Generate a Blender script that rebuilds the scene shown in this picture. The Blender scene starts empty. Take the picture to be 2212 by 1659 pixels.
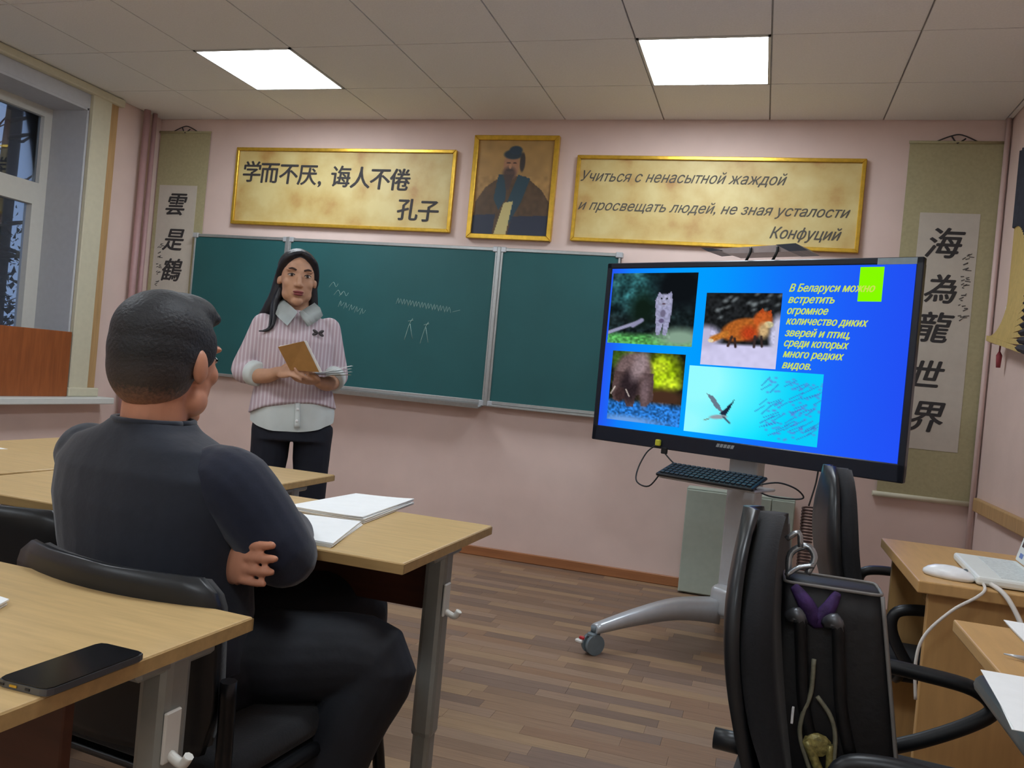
import bpy, bmesh, math, random
import numpy as np
from mathutils import Vector, Matrix
random.seed(7)
S = bpy.context.scene
COL = S.collection

# ------------------------------------------------------------------ camera, world, exposure
F_PX = 1812.16
cd = bpy.data.cameras.new('camera'); cam = bpy.data.objects.new('camera', cd); COL.objects.link(cam)
cd.sensor_width = 36.0; cd.sensor_fit = 'HORIZONTAL'; cd.lens = F_PX / 2212 * 36; cd.clip_start = 0.02
CAM = Vector((1.90644, -4.97927, 1.12909)); YAW, PIT, ROL = 0.290677, -0.00852744, 0.0926649
fw = Vector((-math.sin(YAW)*math.cos(PIT), math.cos(YAW)*math.cos(PIT), math.sin(PIT)))
r0 = Vector((math.cos(YAW), math.sin(YAW), 0)); u0 = r0.cross(fw)
rr = r0*math.cos(ROL) + u0*math.sin(ROL); uu = -r0*math.sin(ROL) + u0*math.cos(ROL)
cam.matrix_world = Matrix(((rr.x, uu.x, -fw.x, CAM.x), (rr.y, uu.y, -fw.y, CAM.y), (rr.z, uu.z, -fw.z, CAM.z), (0, 0, 0, 1)))
S.camera = cam
S.view_settings.view_transform = 'Standard'; S.view_settings.look = 'None'
S.view_settings.exposure = 0.0; S.view_settings.gamma = 1.0; S.view_settings.use_curve_mapping = False
wd = bpy.data.worlds.new('dusk'); S.world = wd; wd.use_nodes = True
bg = wd.node_tree.nodes['Background']; bg.inputs[0].default_value = (0.36, 0.50, 0.78, 1); bg.inputs[1].default_value = 0.75
PANEL_L = 20.5            # radiance of the ceiling light panels

# ------------------------------------------------------------------ materials
def lin(c):
    return tuple(((x/255)/12.92 if x/255 <= 0.04045 else ((x/255+0.055)/1.055)**2.4) for x in c)
MATS = {}
def mat(name, rgb, rough=0.6, metal=0.0, var=0.08, scale=30.0, bump=0.0, stretch=(1, 1, 1), spec=0.4, emit=0.0, sheen=0.0):
    if name in MATS: return MATS[name]
    m = bpy.data.materials.new(name); m.use_nodes = True; nt = m.node_tree; b = nt.nodes['Principled BSDF']
    c = lin(rgb)
    tc = nt.nodes.new('ShaderNodeTexCoord'); mp = nt.nodes.new('ShaderNodeMapping'); mp.inputs['Scale'].default_value = stretch
    nz = nt.nodes.new('ShaderNodeTexNoise'); nz.inputs['Scale'].default_value = scale; nz.inputs['Detail'].default_value = 4
    nt.links.new(tc.outputs['Object'], mp.inputs[0]); nt.links.new(mp.outputs[0], nz.inputs['Vector'])
    rp = nt.nodes.new('ShaderNodeValToRGB')
    rp.color_ramp.elements[0].position = 0.3; rp.color_ramp.elements[1].position = 0.7
    rp.color_ramp.elements[0].color = tuple(min(1, x*(1-var)) for x in c) + (1,)
    rp.color_ramp.elements[1].color = tuple(min(1, x*(1+var)) for x in c) + (1,)
    nt.links.new(nz.outputs[0], rp.inputs[0]); nt.links.new(rp.outputs[0], b.inputs['Base Color'])
    b.inputs['Roughness'].default_value = rough; b.inputs['Metallic'].default_value = metal
    b.inputs['Specular IOR Level'].default_value = spec
    if sheen: b.inputs['Sheen Weight'].default_value = sheen
    if bump:
        bp = nt.nodes.new('ShaderNodeBump'); bp.inputs['Strength'].default_value = bump; bp.inputs['Distance'].default_value = 0.01
        nt.links.new(nz.outputs[0], bp.inputs['Height']); nt.links.new(bp.outputs[0], b.inputs['Normal'])
    if emit:
        nt.links.new(rp.outputs[0], b.inputs['Emission Color']); b.inputs['Emission Strength'].default_value = emit
    MATS[name] = m
    return m
def emat(name, rgb, strength=1.0):
    if name in MATS: return MATS[name]
    m = bpy.data.materials.new(name); m.use_nodes = True; nt = m.node_tree; nt.nodes.clear()
    e = nt.nodes.new('ShaderNodeEmission'); o = nt.nodes.new('ShaderNodeOutputMaterial')
    e.inputs[0].default_value = (lin(rgb) if isinstance(rgb[0], int) else rgb) + (1,); e.inputs[1].default_value = strength
    nt.links.new(e.outputs[0], o.inputs[0]); MATS[name] = m
    return m
def attr_mat(name, emissive, rough=0.6):
    m = bpy.data.materials.new(name); m.use_nodes = True; nt = m.node_tree
    a = nt.nodes.new('ShaderNodeAttribute'); a.attribute_name = 'Col'
    if emissive:
        nt.nodes.clear(); a = nt.nodes.new('ShaderNodeAttribute'); a.attribute_name = 'Col'
        e = nt.nodes.new('ShaderNodeEmission'); o = nt.nodes.new('ShaderNodeOutputMaterial')
        nt.links.new(a.outputs['Color'], e.inputs[0]); nt.links.new(e.outputs[0], o.inputs[0])
    else:
        b = nt.nodes['Principled BSDF']; nt.links.new(a.outputs['Color'], b.inputs['Base Color']); b.inputs['Roughness'].default_value = rough
    MATS[name] = m
    return m
WALL = mat('pink_paint', (221, 197, 188), 0.7, var=0.03, scale=6, bump=0.03)
WALL_R = WALL
CEIL = mat('ceiling_tile_white', (240, 240, 238), 0.9, var=0.03, scale=120, bump=0.1)
RAIL = mat('ceiling_rail_grey', (186, 184, 182), 0.6)
WHITE = mat('white_plastic', (214, 216, 212), 0.45, var=0.02)
PVC = mat('window_pvc', (206, 204, 196), 0.4, var=0.02)
REVEAL = mat('reveal_plaster', (188, 190, 196), 0.8, var=0.03)
CREAM = mat('cream_trim', (206, 200, 176), 0.6, var=0.03)
OAK = mat('tan_wood_strip', (186, 150, 104), 0.5, var=0.12, scale=8, stretch=(8, 8, 0.6))
BROWNB = mat('brown_board_wood', (150, 84, 44), 0.45, var=0.18, scale=7, stretch=(6, 6, 0.7))
SKIRT = mat('skirting_wood', (158, 104, 66), 0.45, var=0.15, scale=6, stretch=(0.5, 6, 6))
TABLE = mat('beech_laminate', (192, 162, 112), 0.38, var=0.10, scale=9, stretch=(0.9, 9, 9))
TABLE_E = mat('beech_edge', (170, 140, 92), 0.45, var=0.1, scale=9, stretch=(1, 9, 9))
DESK = mat('desk_laminate', (190, 150, 96), 0.4, var=0.08, scale=7, stretch=(8, 1, 1))
APRON = mat('apron_brown', (78, 46, 32), 0.5, var=0.12, scale=8, stretch=(1, 8, 8))
LEG = mat('grey_painted_steel', (150, 154, 150), 0.4, metal=0.4, var=0.04)
ALU = mat('aluminium', (176, 180, 180), 0.35, metal=0.7, var=0.05, scale=60)
BOARD = mat('chalkboard_green', (32, 88, 90), 0.55, var=0.08, scale=3, bump=0.01)
CHALK = mat('chalk', (150, 178, 172), 0.9, var=0.2, scale=150)
BLACKP = mat('black_plastic', (26, 28, 31), 0.38, var=0.1)
BLACKF = mat('black_fabric', (20, 21, 25), 0.9, var=0.2, scale=200, bump=0.1, sheen=0.1)
BLACKM = mat('black_steel', (24, 25, 28), 0.35, metal=0.3)
LEATHER = mat('black_leather', (15, 15, 17), 0.6, var=0.2, scale=60, bump=0.15)
GOLD = mat('gold_frame', (214, 172, 62), 0.3, metal=0.6, var=0.12, scale=40, bump=0.1)
INK = mat('ink', (56, 53, 54), 0.7, var=0.1)
PAPER = mat('paper_white', (236, 238, 238), 0.7, var=0.02)
SILK = mat('scroll_silk', (172, 164, 128), 0.8, var=0.06, scale=60, bump=0.05)
XUAN = mat('scroll_paper', (196, 188, 176), 0.9, var=0.03)
SILVER = mat('silver_plastic', (186, 190, 194), 0.3, metal=0.3, var=0.03)
GREYGREEN = mat('greygreen_panel', (164, 174, 162), 0.6, var=0.04)
TVB = mat('television_bezel', (24, 32, 46), 0.3, var=0.06)
GREYRUB = mat('grey_caster', (104, 116, 122), 0.5)
RED = mat('red_plastic', (176, 36, 44), 0.4)
YELLOW = mat('yellow_plastic', (206, 204, 60), 0.5)
SKIN_M = mat('skin_man', (186, 128, 100), 0.5, var=0.06, scale=40)
SKIN_W = mat('skin_woman', (190, 146, 118), 0.5, var=0.05, scale=40)
HAIR = mat('black_hair', (26, 26, 32), 0.45, var=0.4, scale=90, bump=0.4, stretch=(1, 1, 0.25))
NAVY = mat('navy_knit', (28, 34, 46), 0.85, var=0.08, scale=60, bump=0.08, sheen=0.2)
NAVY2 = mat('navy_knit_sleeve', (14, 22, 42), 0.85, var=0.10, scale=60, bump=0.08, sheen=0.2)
TROUSER = mat('dark_trousers', (20, 23, 30), 0.75, var=0.15, scale=25, bump=0.2)
TROUSER_W = mat('navy_trousers', (20, 24, 36), 0.8, var=0.1, scale=30)
SHIRT = mat('white_shirt', (206, 214, 212), 0.75, var=0.03, scale=20, bump=0.05)
SHOE = mat('dark_shoe', (24, 22, 24), 0.45)
LIPS = mat('lips', (128, 60, 62), 0.45)
EYEW = mat('eye_white', (196, 184, 176), 0.3); EYED = mat('eye_dark', (28, 20, 20), 0.25)
BROW = mat('eyebrow', (70, 52, 46), 0.8)
TAN = mat('tan_cover', (164, 120, 66), 0.6, var=0.08, scale=30)

def knit_mat():
    m = mat('pink_ribbed_knit', (200, 182, 186), 0.85, var=0.04, scale=20)
    nt = m.node_tree; b = nt.nodes['Principled BSDF']
    tc = nt.nodes.new('ShaderNodeTexCoord'); sp = nt.nodes.new('ShaderNodeSeparateXYZ'); nt.links.new(tc.outputs['Object'], sp.inputs[0])
    mu = nt.nodes.new('ShaderNodeMath'); mu.operation = 'MULTIPLY'; mu.inputs[1].default_value = 2*math.pi/0.016
    cx = nt.nodes.new('ShaderNodeMath'); cx.operation = 'MULTIPLY_ADD'; cx.inputs[1].default_value = 0.848; 
    my = nt.nodes.new('ShaderNodeMath'); my.operation = 'MULTIPLY'; my.inputs[1].default_value = 0.53
    nt.links.new(sp.outputs[1], my.inputs[0]); nt.links.new(sp.outputs[0], cx.inputs[0]); nt.links.new(my.outputs[0], cx.inputs[2])
    nt.links.new(cx.outputs[0], mu.inputs[0])
    sn = nt.nodes.new('ShaderNodeMath'); sn.operation = 'SINE'; nt.links.new(mu.outputs[0], sn.inputs[0])
    rp = nt.nodes.new('ShaderNodeValToRGB'); rp.color_ramp.elements[0].position = 0.0; rp.color_ramp.elements[1].position = 0.6
    rp.color_ramp.elements[0].color = lin((184, 164, 172)) + (1,); rp.color_ramp.elements[1].color = lin((206, 196, 202)) + (1,)
    nt.links.new(sn.outputs[0], rp.inputs[0]); nt.links.new(rp.outputs[0], b.inputs['Base Color'])
    return m
KNIT = knit_mat()
def parch_mat():
    m = bpy.data.materials.new('parchment_print'); m.use_nodes = True; nt = m.node_tree; b = nt.nodes['Principled BSDF']
    tc = nt.nodes.new('ShaderNodeTexCoord'); nz = nt.nodes.new('ShaderNodeTexNoise'); nz.inputs['Scale'].default_value = 4.5; nz.inputs['Detail'].default_value = 6
    nt.links.new(tc.outputs['Object'], nz.inputs['Vector'])
    rp = nt.nodes.new('ShaderNodeValToRGB'); e = rp.color_ramp.elements
    e[0].position = 0.3; e[0].color = lin((178, 136, 74)) + (1,); e[1].position = 0.62; e[1].color = lin((212, 194, 134)) + (1,)
    k = e.new(0.45); k.color = lin((200, 174, 110)) + (1,)
    nt.links.new(nz.outputs[0], rp.inputs[0]); nt.links.new(rp.outputs[0], b.inputs['Base Color']); b.inputs['Roughness'].default_value = 0.5
    return m
PARCH = parch_mat()
def fade_mat(z0, z1):
    m = bpy.data.materials.new('faded_short_hair'); m.use_nodes = True; nt = m.node_tree; b = nt.nodes['Principled BSDF']
    tc = nt.nodes.new('ShaderNodeTexCoord'); sp = nt.nodes.new('ShaderNodeSeparateXYZ'); nt.links.new(tc.outputs['Object'], sp.inputs[0])
    nz = nt.nodes.new('ShaderNodeTexNoise'); nz.inputs['Scale'].default_value = 160
    nt.links.new(tc.outputs['Object'], nz.inputs['Vector'])
    mr = nt.nodes.new('ShaderNodeMapRange'); mr.inputs['From Min'].default_value = z0; mr.inputs['From Max'].default_value = z1
    nt.links.new(sp.outputs[2], mr.inputs[0])
    ad = nt.nodes.new('ShaderNodeMath'); ad.operation = 'MULTIPLY_ADD'; ad.inputs[1].default_value = 0.35; nt.links.new(nz.outputs[0], ad.inputs[0])
    sb = nt.nodes.new('ShaderNodeMath'); sb.operation = 'SUBTRACT'; sb.inputs[1].default_value = 0.17
    nt.links.new(mr.outputs[0], ad.inputs[2]); nt.links.new(ad.outputs[0], sb.inputs[0])
    rp = nt.nodes.new('ShaderNodeValToRGB'); e = rp.color_ramp.elements
    e[0].position = 0.0; e[0].color = lin((150, 108, 86)) + (1,); e[1].position = 0.9; e[1].color = lin((24, 25, 29)) + (1,)
    k = e.new(0.35); k.color = lin((58, 48, 44)) + (1,)
    nt.links.new(sb.outputs[0], rp.inputs[0]); nt.links.new(rp.outputs[0], b.inputs['Base Color']); b.inputs['Roughness'].default_value = 0.6
    bp = nt.nodes.new('ShaderNodeBump'); bp.inputs['Strength'].default_value = 0.5; bp.inputs['Distance'].default_value = 0.004
    nt.links.new(nz.outputs[0], bp.inputs['Height']); nt.links.new(bp.outputs[0], b.inputs['Normal'])
    return m
def glass_mat():
    m = bpy.data.materials.new('window_glass'); m.use_nodes = True; nt = m.node_tree; nt.nodes.clear()
    t = nt.nodes.new('ShaderNodeBsdfTransparent'); g = nt.nodes.new('ShaderNodeBsdfGlossy'); g.inputs['Roughness'].default_value = 0.02
    f = nt.nodes.new('ShaderNodeFresnel'); f.inputs[0].default_value = 1.45; mx = nt.nodes.new('ShaderNodeMixShader'); o = nt.nodes.new('ShaderNodeOutputMaterial')
    t.inputs[0].default_value = (0.86, 0.9, 0.95, 1)
    nt.links.new(f.outputs[0], mx.inputs[0]); nt.links.new(t.outputs[0], mx.inputs[1]); nt.links.new(g.outputs[0], mx.inputs[2]); nt.links.new(mx.outputs[0], o.inputs[0])
    return m
GLASS = glass_mat()

# ------------------------------------------------------------------ helpers
def add_obj(name, bm, m, parent=None, smooth=False, loc=None):
    me = bpy.data.meshes.new(name); bm.to_mesh(me); bm.free()
    for x in (m if isinstance(m, (list, tuple)) else [m]): me.materials.append(x)
    if smooth:
        for p in me.polygons: p.use_smooth = True
    o = bpy.data.objects.new(name, me); COL.objects.link(o)
    if parent is not None: o.parent = parent
    if loc is not None: o.location = loc
    return o
def thing(name, label, cat, loc=(0, 0, 0), rz=0.0, group=None):
    o = bpy.data.objects.new(name, None); COL.objects.link(o); o.empty_display_size = 0.1
    o.location = loc; o.rotation_euler = (0, 0, rz); o['label'] = label; o['category'] = cat
    if group: o['group'] = group
    return o
def tag(o, label, cat, group=None):
    o['label'] = label; o['category'] = cat
    if group: o['group'] = group
    return o
def structure(o): o['kind'] = 'structure'; return o
def B(): return bmesh.new()
def box(bm, c, s, M=None, bev=0.0, seg=1):
    t = bmesh.new(); bmesh.ops.create_cube(t, size=1.0)
    for v in t.verts: v.co = Vector((v.co.x*s[0], v.co.y*s[1], v.co.z*s[2]))
    if bev: bmesh.ops.bevel(t, geom=list(t.edges), offset=bev, segments=seg, affect='EDGES', profile=0.5)
    for v in t.verts:
        v.co = v.co + Vector(c)
        if M is not None: v.co = M @ v.co
    merge(bm, t)
    return bm
def merge(bm, t):
    mp = {}
    for v in t.verts: mp[v] = bm.verts.new(v.co)
    for f in t.faces:
        try: nf = bm.faces.new([mp[v] for v in f.verts]); nf.smooth = f.smooth; nf.material_index = f.material_index
        except ValueError: pass
    t.free()
def bx(lo, hi, bev=0.0, seg=1):
    lo = Vector(lo); hi = Vector(hi); return box(B(), (lo+hi)/2, hi-lo, None, bev, seg)
def ell(bm, c, r, M=None, sub=3):
    t = bmesh.new(); bmesh.ops.create_icosphere(t, subdivisions=sub, radius=1.0)
    for v in t.verts:
        p = Vector((v.co.x*r[0], v.co.y*r[1], v.co.z*r[2]))
        if M is not None: p = M @ p
        v.co = p + Vector(c)
    merge(bm, t); return bm
def smooth_path(pts, n=6):
    pts = [Vector(p) for p in pts]; out = []
    if len(pts) < 3: return pts
    for i in range(len(pts)-1):
        p0 = pts[max(i-1, 0)]; p1 = pts[i]; p2 = pts[i+1]; p3 = pts[min(i+2, len(pts)-1)]
        for k in range(n):
            t = k/n
            out.append(0.5*((2*p1) + (p2-p0)*t + (2*p0-5*p1+4*p2-p3)*t*t + (3*p1-p0-3*p2+p3)*t**3))
    out.append(pts[-1]); return out
def tube(bm, pts, rad, seg=10, smooth=0, flat=None, cap=True, round_cap=False):
    """rad: number or list (per original pt).  flat=(vector, factor): squash along a vector"""
    pts = [Vector(p) for p in pts]
    R = list(rad) if isinstance(rad, (list, tuple)) else [rad]*len(pts)
    if smooth and len(pts) > 2:
        n0 = len(pts); pts = smooth_path(pts, smooth); rr_ = []
        for i in range(n0-1):
            for k in range(smooth): rr_.append(R[i]+(R[i+1]-R[i])*k/smooth)
        rr_.append(R[-1]); R = rr_
    if round_cap:
        a = (pts[0]-pts[1]).normalized(); b = (pts[-1]-pts[-2]).normalized(); r0_, r1_ = R[0], R[-1]
        pre = [(pts[0]+a*r0_*s, r0_*c) for s, c in ((0.95, 0.3), (0.75, 0.66), (0.4, 0.92))]
        post = [(pts[-1]+b*r1_*s, r1_*c) for s, c in ((0.4, 0.92), (0.75, 0.66), (0.95, 0.3))]
        pts = [p for p, _ in pre]+pts+[p for p, _ in post]; R = [r for _, r in pre]+R+[r for _, r in post]
    d = (pts[1]-pts[0]).normalized()
    ref = Vector((0, 0, 1)) if abs(d.z) < 0.9 else Vector((1, 0, 0))
    n = (ref - d*ref.dot(d)).normalized(); rings = []
    for i, p in enumerate(pts):
        t = (pts[min(i+1, len(pts)-1)]-pts[max(i-1, 0)]).normalized()
        n = (n - t*n.dot(t)).normalized(); b = t.cross(n)
        ring = []
        for k in range(seg):
            a = 2*math.pi*k/seg; o = (n*math.cos(a)+b*math.sin(a))*R[i]
            if flat is not None:
                fv = Vector(flat[0]).normalized(); o = o - fv*o.dot(fv)*(1-flat[1])
            ring.append(bm.verts.new(p+o))
        rings.append(ring)
    for i in range(len(rings)-1):
        for k in range(seg):
            f = bm.faces.new((rings[i][k], rings[i][(k+1) % seg], rings[i+1][(k+1) % seg], rings[i+1][k])); f.smooth = True
    if cap:
        bm.faces.new(list(reversed(rings[0]))); bm.faces.new(rings[-1])
    return bm
def loft(bm, rings, cap=True):
    vs = [[bm.verts.new(p) for p in r] for r in rings]; n = len(vs[0])
    for i in range(len(vs)-1):
        for k in range(n):
            f = bm.faces.new((vs[i][k], vs[i][(k+1) % n], vs[i+1][(k+1) % n], vs[i+1][k])); f.smooth = True
    if cap: bm.faces.new(list(reversed(vs[0]))); bm.faces.new(vs[-1])
    return bm
def prism(bm, poly, thick, M):
    """polygon in local xy, extruded from z=0 to thick, through matrix M"""
    a = [bm.verts.new(M @ Vector((x, y, 0))) for x, y in poly]; b = [bm.verts.new(M @ Vector((x, y, thick))) for x, y in poly]
    n = len(poly); bm.faces.new(list(reversed(a))); bm.faces.new(b)
    for i in range(n): bm.faces.new((a[i], a[(i+1) % n], b[(i+1) % n], b[i]))
    return bm
def cyl(bm, p0, p1, r, seg=16, r2=None):
    return tube(bm, [p0, p1], [r, r if r2 is None else r2], seg)
def fix(bm):
    bmesh.ops.recalc_face_normals(bm, faces=list(bm.faces)); return bm
DG = None
def evaluated(o):
    dg = bpy.context.evaluated_depsgraph_get(); dg.update()
    return bpy.data.meshes.new_from_object(o.evaluated_get(dg))
def organic(name, bm, m, parent=None, voxel=0.006, iters=4, factor=0.5):
    fix(bm); me = bpy.data.meshes.new('tmp'); bm.to_mesh(me); bm.free()
    t = bpy.data.objects.new('tmp', me); COL.objects.link(t)
    md = t.modifiers.new('r', 'REMESH'); md.mode = 'VOXEL'; md.voxel_size = voxel
    if iters:
        sm = t.modifiers.new('s', 'SMOOTH'); sm.iterations = iters; sm.factor = factor
    me2 = evaluated(t); bpy.data.objects.remove(t); bpy.data.meshes.remove(me)
    me2.name = name; me2.materials.clear(); me2.materials.append(m)
    for p in me2.polygons: p.use_smooth = True
    o = bpy.data.objects.new(name, me2); COL.objects.link(o)
    if parent is not None: o.parent = parent
    return o
from mathutils.geometry import delaunay_2d_cdt
def glyphs(body, size, shear):
    """outlines of a line of text, filled by the non-zero winding rule"""
    c = bpy.data.curves.new('t', 'FONT'); c.body = body; c.size = size; c.shear = shear; c.align_y = 'CENTER'; c.resolution_u = 4
    t = bpy.data.objects.new('t', c); COL.objects.link(t); dg = bpy.context.evaluated_depsgraph_get(); dg.update()
    cu = t.to_curve(dg); loops = []
    for sp in cu.splines:
        if sp.type == 'BEZIER':
            P = []; bp = sp.bezier_points; n = len(bp)
            for k in range(n):
                a, b = bp[k], bp[(k+1) % n]; a0, a1, b0, b1 = a.co, a.handle_right, b.handle_left, b.co
                ln = ((a1-a0).cross(b1-a0).length + (b0-a0).cross(b1-a0).length) < 1e-9*size
                for q in range(1 if ln else 4):
                    u = q/4; P.append((a0*(1-u)**3+a1*3*u*(1-u)**2+b0*3*u*u*(1-u)+b1*u**3).to_2d())
        else: P = [p.co.to_2d() for p in sp.points]
        if len(P) > 2: loops.append(P)
    t.to_curve_clear(); bpy.data.objects.remove(t); bpy.data.curves.remove(c)
    groups = []                      # loops whose x ranges touch belong together
    for P in sorted(loops, key=lambda P: min(p.x for p in P)):
        a, b = min(p.x for p in P), max(p.x for p in P)
        if groups and a < groups[-1][0]: groups[-1][1].append(P); groups[-1][0] = max(groups[-1][0], b)
        else: groups.append([b, [P]])
    V, Fc = [], []
    for _, G in groups:
        vs, es = [], []
        for P in G:
            o = len(vs); vs += P; es += [(o+k, o+(k+1) % len(P)) for k in range(len(P))]
        ov, oe, of, *_r = delaunay_2d_cdt(vs, es, [], 0, 1e-7)
        E0 = np.array([(*vs[a], *vs[b]) for a, b in es]); o = len(V); V += [v.copy() for v in ov]
        for f in of:
            cx = sum(ov[k].x for k in f)/len(f); cy = sum(ov[k].y for k in f)/len(f)
            x0, y0, x1, y1 = E0.T; up = (y0 <= cy) & (y1 > cy); dn = (y1 <= cy) & (y0 > cy)
            cr = (x1-x0)*(cy-y0)-(cx-x0)*(y1-y0)
            if int((up & (cr > 0)).sum())-int((dn & (cr < 0)).sum()) != 0: Fc.append([o+k for k in f])
    return V, Fc
def text(name, body, size, m, parent, M, shear=0.0, bold=0.0, align='LEFT', width=None):
    V, Fc = glyphs(body, size, shear); used = [V[k].x for f in Fc for k in f]; x0, x1 = min(used), max(used)
    k = width/(x1-x0) if width else 1.0; off = x0 if align == 'LEFT' else (x0+x1)/2
    cp = [(0, 0)] if not bold else [(0, 0), (bold, 0), (-bold, 0), (0, bold*.6), (0, -bold*.6)]
    verts, faces = [], []
    for q, (dx, dy) in enumerate(cp):
        o = len(verts); verts += [M @ Vector(((v.x-off)*k+dx, v.y+dy, .0002+.00006*q)) for v in V]; faces += [[o+a for a in f] for f in Fc]
    me = bpy.data.meshes.new(name); me.from_pydata(verts, [], faces); me.materials.append(m)
    o = bpy.data.objects.new(name, me); COL.objects.link(o); o.parent = parent
    return o
def wallM(x, y, z):  # local x->+x, local y->+z, local z-> -y (faces the room)
    return Matrix(((1, 0, 0, x), (0, 0, -1, y), (0, 1, 0, z), (0, 0, 0, 1)))
class Paint:
    def __init__(s, w, h, c): s.w, s.h = w, h; s.a = np.empty((h, w, 3)); s.a[:] = c; s.y, s.x = np.mgrid[0:h, 0:w]; s.x = (s.x+.5)/w; s.y = (s.y+.5)/h; s.rng = np.random.RandomState(3)
    def put(s, m, c): m = np.clip(m, 0, 1)[..., None]; s.a = s.a*(1-m)+np.array(c)*m
    def ell(s, cx, cy, rx, ry, c, ang=0, soft=0.15, amt=1):
        dx, dy = s.x-cx, s.y-cy; ca, sa = math.cos(ang), math.sin(ang)
        d = np.sqrt(((dx*ca+dy*sa)/rx)**2+((-dx*sa+dy*ca)/ry)**2); s.put((1+soft-d)/(2*soft)*amt, c)
    def poly(s, P, c):
        ins = np.zeros_like(s.x, bool); n = len(P)
        for i in range(n):
            (x0, y0), (x1, y1) = P[i], P[(i+1) % n]
            k = (y0 > s.y) != (y1 > s.y)
            ins ^= k & (s.x < (x1-x0)*(s.y-y0)/((y1-y0) if y1 != y0 else 1e-9)+x0)
        s.put(ins.astype(float), c)
    def line(s, x0, y0, x1, y1, w, c, amt=1):
        dx, dy = x1-x0, y1-y0; L = dx*dx+dy*dy; t = np.clip(((s.x-x0)*dx+(s.y-y0)*dy)/L, 0, 1)
        d = np.hypot(s.x-x0-t*dx, s.y-y0-t*dy); s.put((w-d)/(w*.5)*amt, c)
    def grad(s, y0, y1, c): s.put((s.y-y0)/(y1-y0), c)
    def noise(s, amt, n=20, box=None):
        g = s.rng.rand(n, n); iy = np.clip((s.y*(n-1)), 0, n-1.001); ix = np.clip(s.x*(n-1), 0, n-1.001)
        y0, x0 = iy.astype(int), ix.astype(int); fy, fx = iy-y0, ix-x0
        v = g[y0, x0]*(1-fy)*(1-fx)+g[y0+1, x0]*fy*(1-fx)+g[y0, x0+1]*(1-fy)*fx+g[y0+1, x0+1]*fy*fx
        k = np.ones_like(v) if box is None else ((s.x > box[0]) & (s.x < box[2]) & (s.y > box[1]) & (s.y < box[3]))
        s.a = np.clip(s.a*(1+(v-.5)*2*amt*k)[..., None], 0, 255)
    def mesh(s, name, m, parent, P):
        """P(u,v)->Vector with u,v in 0..1, v down; one colour sample per vertex"""
        w, h = s.w, s.h
        verts = [P((i+.0)/(w-1), (j+.0)/(h-1)) for j in range(h) for i in range(w)]
        faces = [(j*w+i, (j+1)*w+i, (j+1)*w+i+1, j*w+i+1) for j in range(h-1) for i in range(w-1)]
        me = bpy.data.meshes.new(name); me.from_pydata(verts, [], faces)
        a = s.a/255; a = np.where(a <= .04045, a/12.92, ((a+.055)/1.055)**2.4)
        ca = me.color_attributes.new('Col', 'FLOAT_COLOR', 'POINT')
        ca.data.foreach_set('color', np.concatenate([a.reshape(-1, 3), np.ones((w*h, 1))], 1).astype(np.float32).ravel())
        me.materials.append(m); o = bpy.data.objects.new(name, me); COL.objects.link(o); o.parent = parent
        return o

# ------------------------------------------------------------------ room shell
XL, XR, YB, H = -2.36, 3.03, -6.6, 2.724
floor = structure(add_obj('floor', bx((XL-.3, YB-.2, -0.12), (XR+.2, 0.2, -0.008)), mat('subfloor', (52, 42, 36), 0.7)))
tones = [(139, 112, 89), (128, 103, 83), (146, 120, 94), (116, 95, 80), (134, 105, 82), (141, 116, 96), (121, 100, 86), (150, 123, 95)]
FL = [mat('floor_laminate_%d' % i, t, 0.42, var=0.14, scale=9, stretch=(0.8, 14, 1), bump=0.02) for i, t in enumerate(tones)]
strips = []
wS = 0.068; y = -0.012; row = 0
while y > YB:
    x = XL - random.uniform(0, 0.4)
    while x < XR:
        L = random.uniform(0.24, 0.5); x0, x1 = max(x, XL), min(x+L, XR)
        if x1-x0 > 0.02: strips.append((x0, x1, y-wS, y, random.randrange(8)))
        x += L
    y -= wS; row += 1
def strip_rank(s):
    cx, cy = (s[0]+s[1])/2, (s[2]+s[3])/2
    return 0 if (0.25 < cx < 1.95 and -2.75 < cy) else 1
near = [s for s in strips if strip_rank(s) == 0][:299]; keep = set(id(s) for s in near)
for s in near:
    o = add_obj('floor_strip', bx((s[0]+.0004, s[2]+.0004, -0.008), (s[1]-.0004, s[3]-.0004, random.uniform(-0.0003, 0))), FL[s[4]], floor)
rest = B()
for s in strips:
    if id(s) in keep: continue
    n0 = len(rest.faces); box(rest, ((s[0]+s[1])/2, (s[2]+s[3])/2, -0.004), (s[1]-s[0]-.0008, s[3]-s[2]-.0008, 0.0078))
    rest.faces.ensure_lookup_table()
    for f in rest.faces[n0:]: f.material_index = s[4]
o = add_obj('floor_strip', rest, FL, floor); o['kind'] = 'stuff'

structure(add_obj('wall_front', bx((XL-.45, 0, -0.1), (XR+.2, 0.2, 3.0)), WALL))
structure(add_obj('wall_right', bx((XR, YB, -0.1), (XR+.2, 0, 3.0)), WALL))
structure(add_obj('wall_back', bx((XL-.45, YB-.2, -0.1), (XR+.2, YB, 3.0)), mat('pale_paint', (232, 226, 216), .7, var=.02)))
# left wall with window opening y -2.45..-0.66, z 0.74..2.56
wl = B(); WY0, WY1, WZ0, WZ1 = -2.45, -0.66, 0.70, 2.58
for lo, hi in (((XL-.4, YB, -.1), (XL, WY0, 3.0)), ((XL-.4, WY1, -.1), (XL, 0, 3.0)), ((XL-.4, WY0, -.1), (XL, WY1, WZ0)), ((XL-.4, WY0, WZ1), (XL, WY1, 3.0))):
    merge(wl, bx(lo, hi))
wall_left = structure(add_obj('wall_left', wl, WALL))
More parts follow.
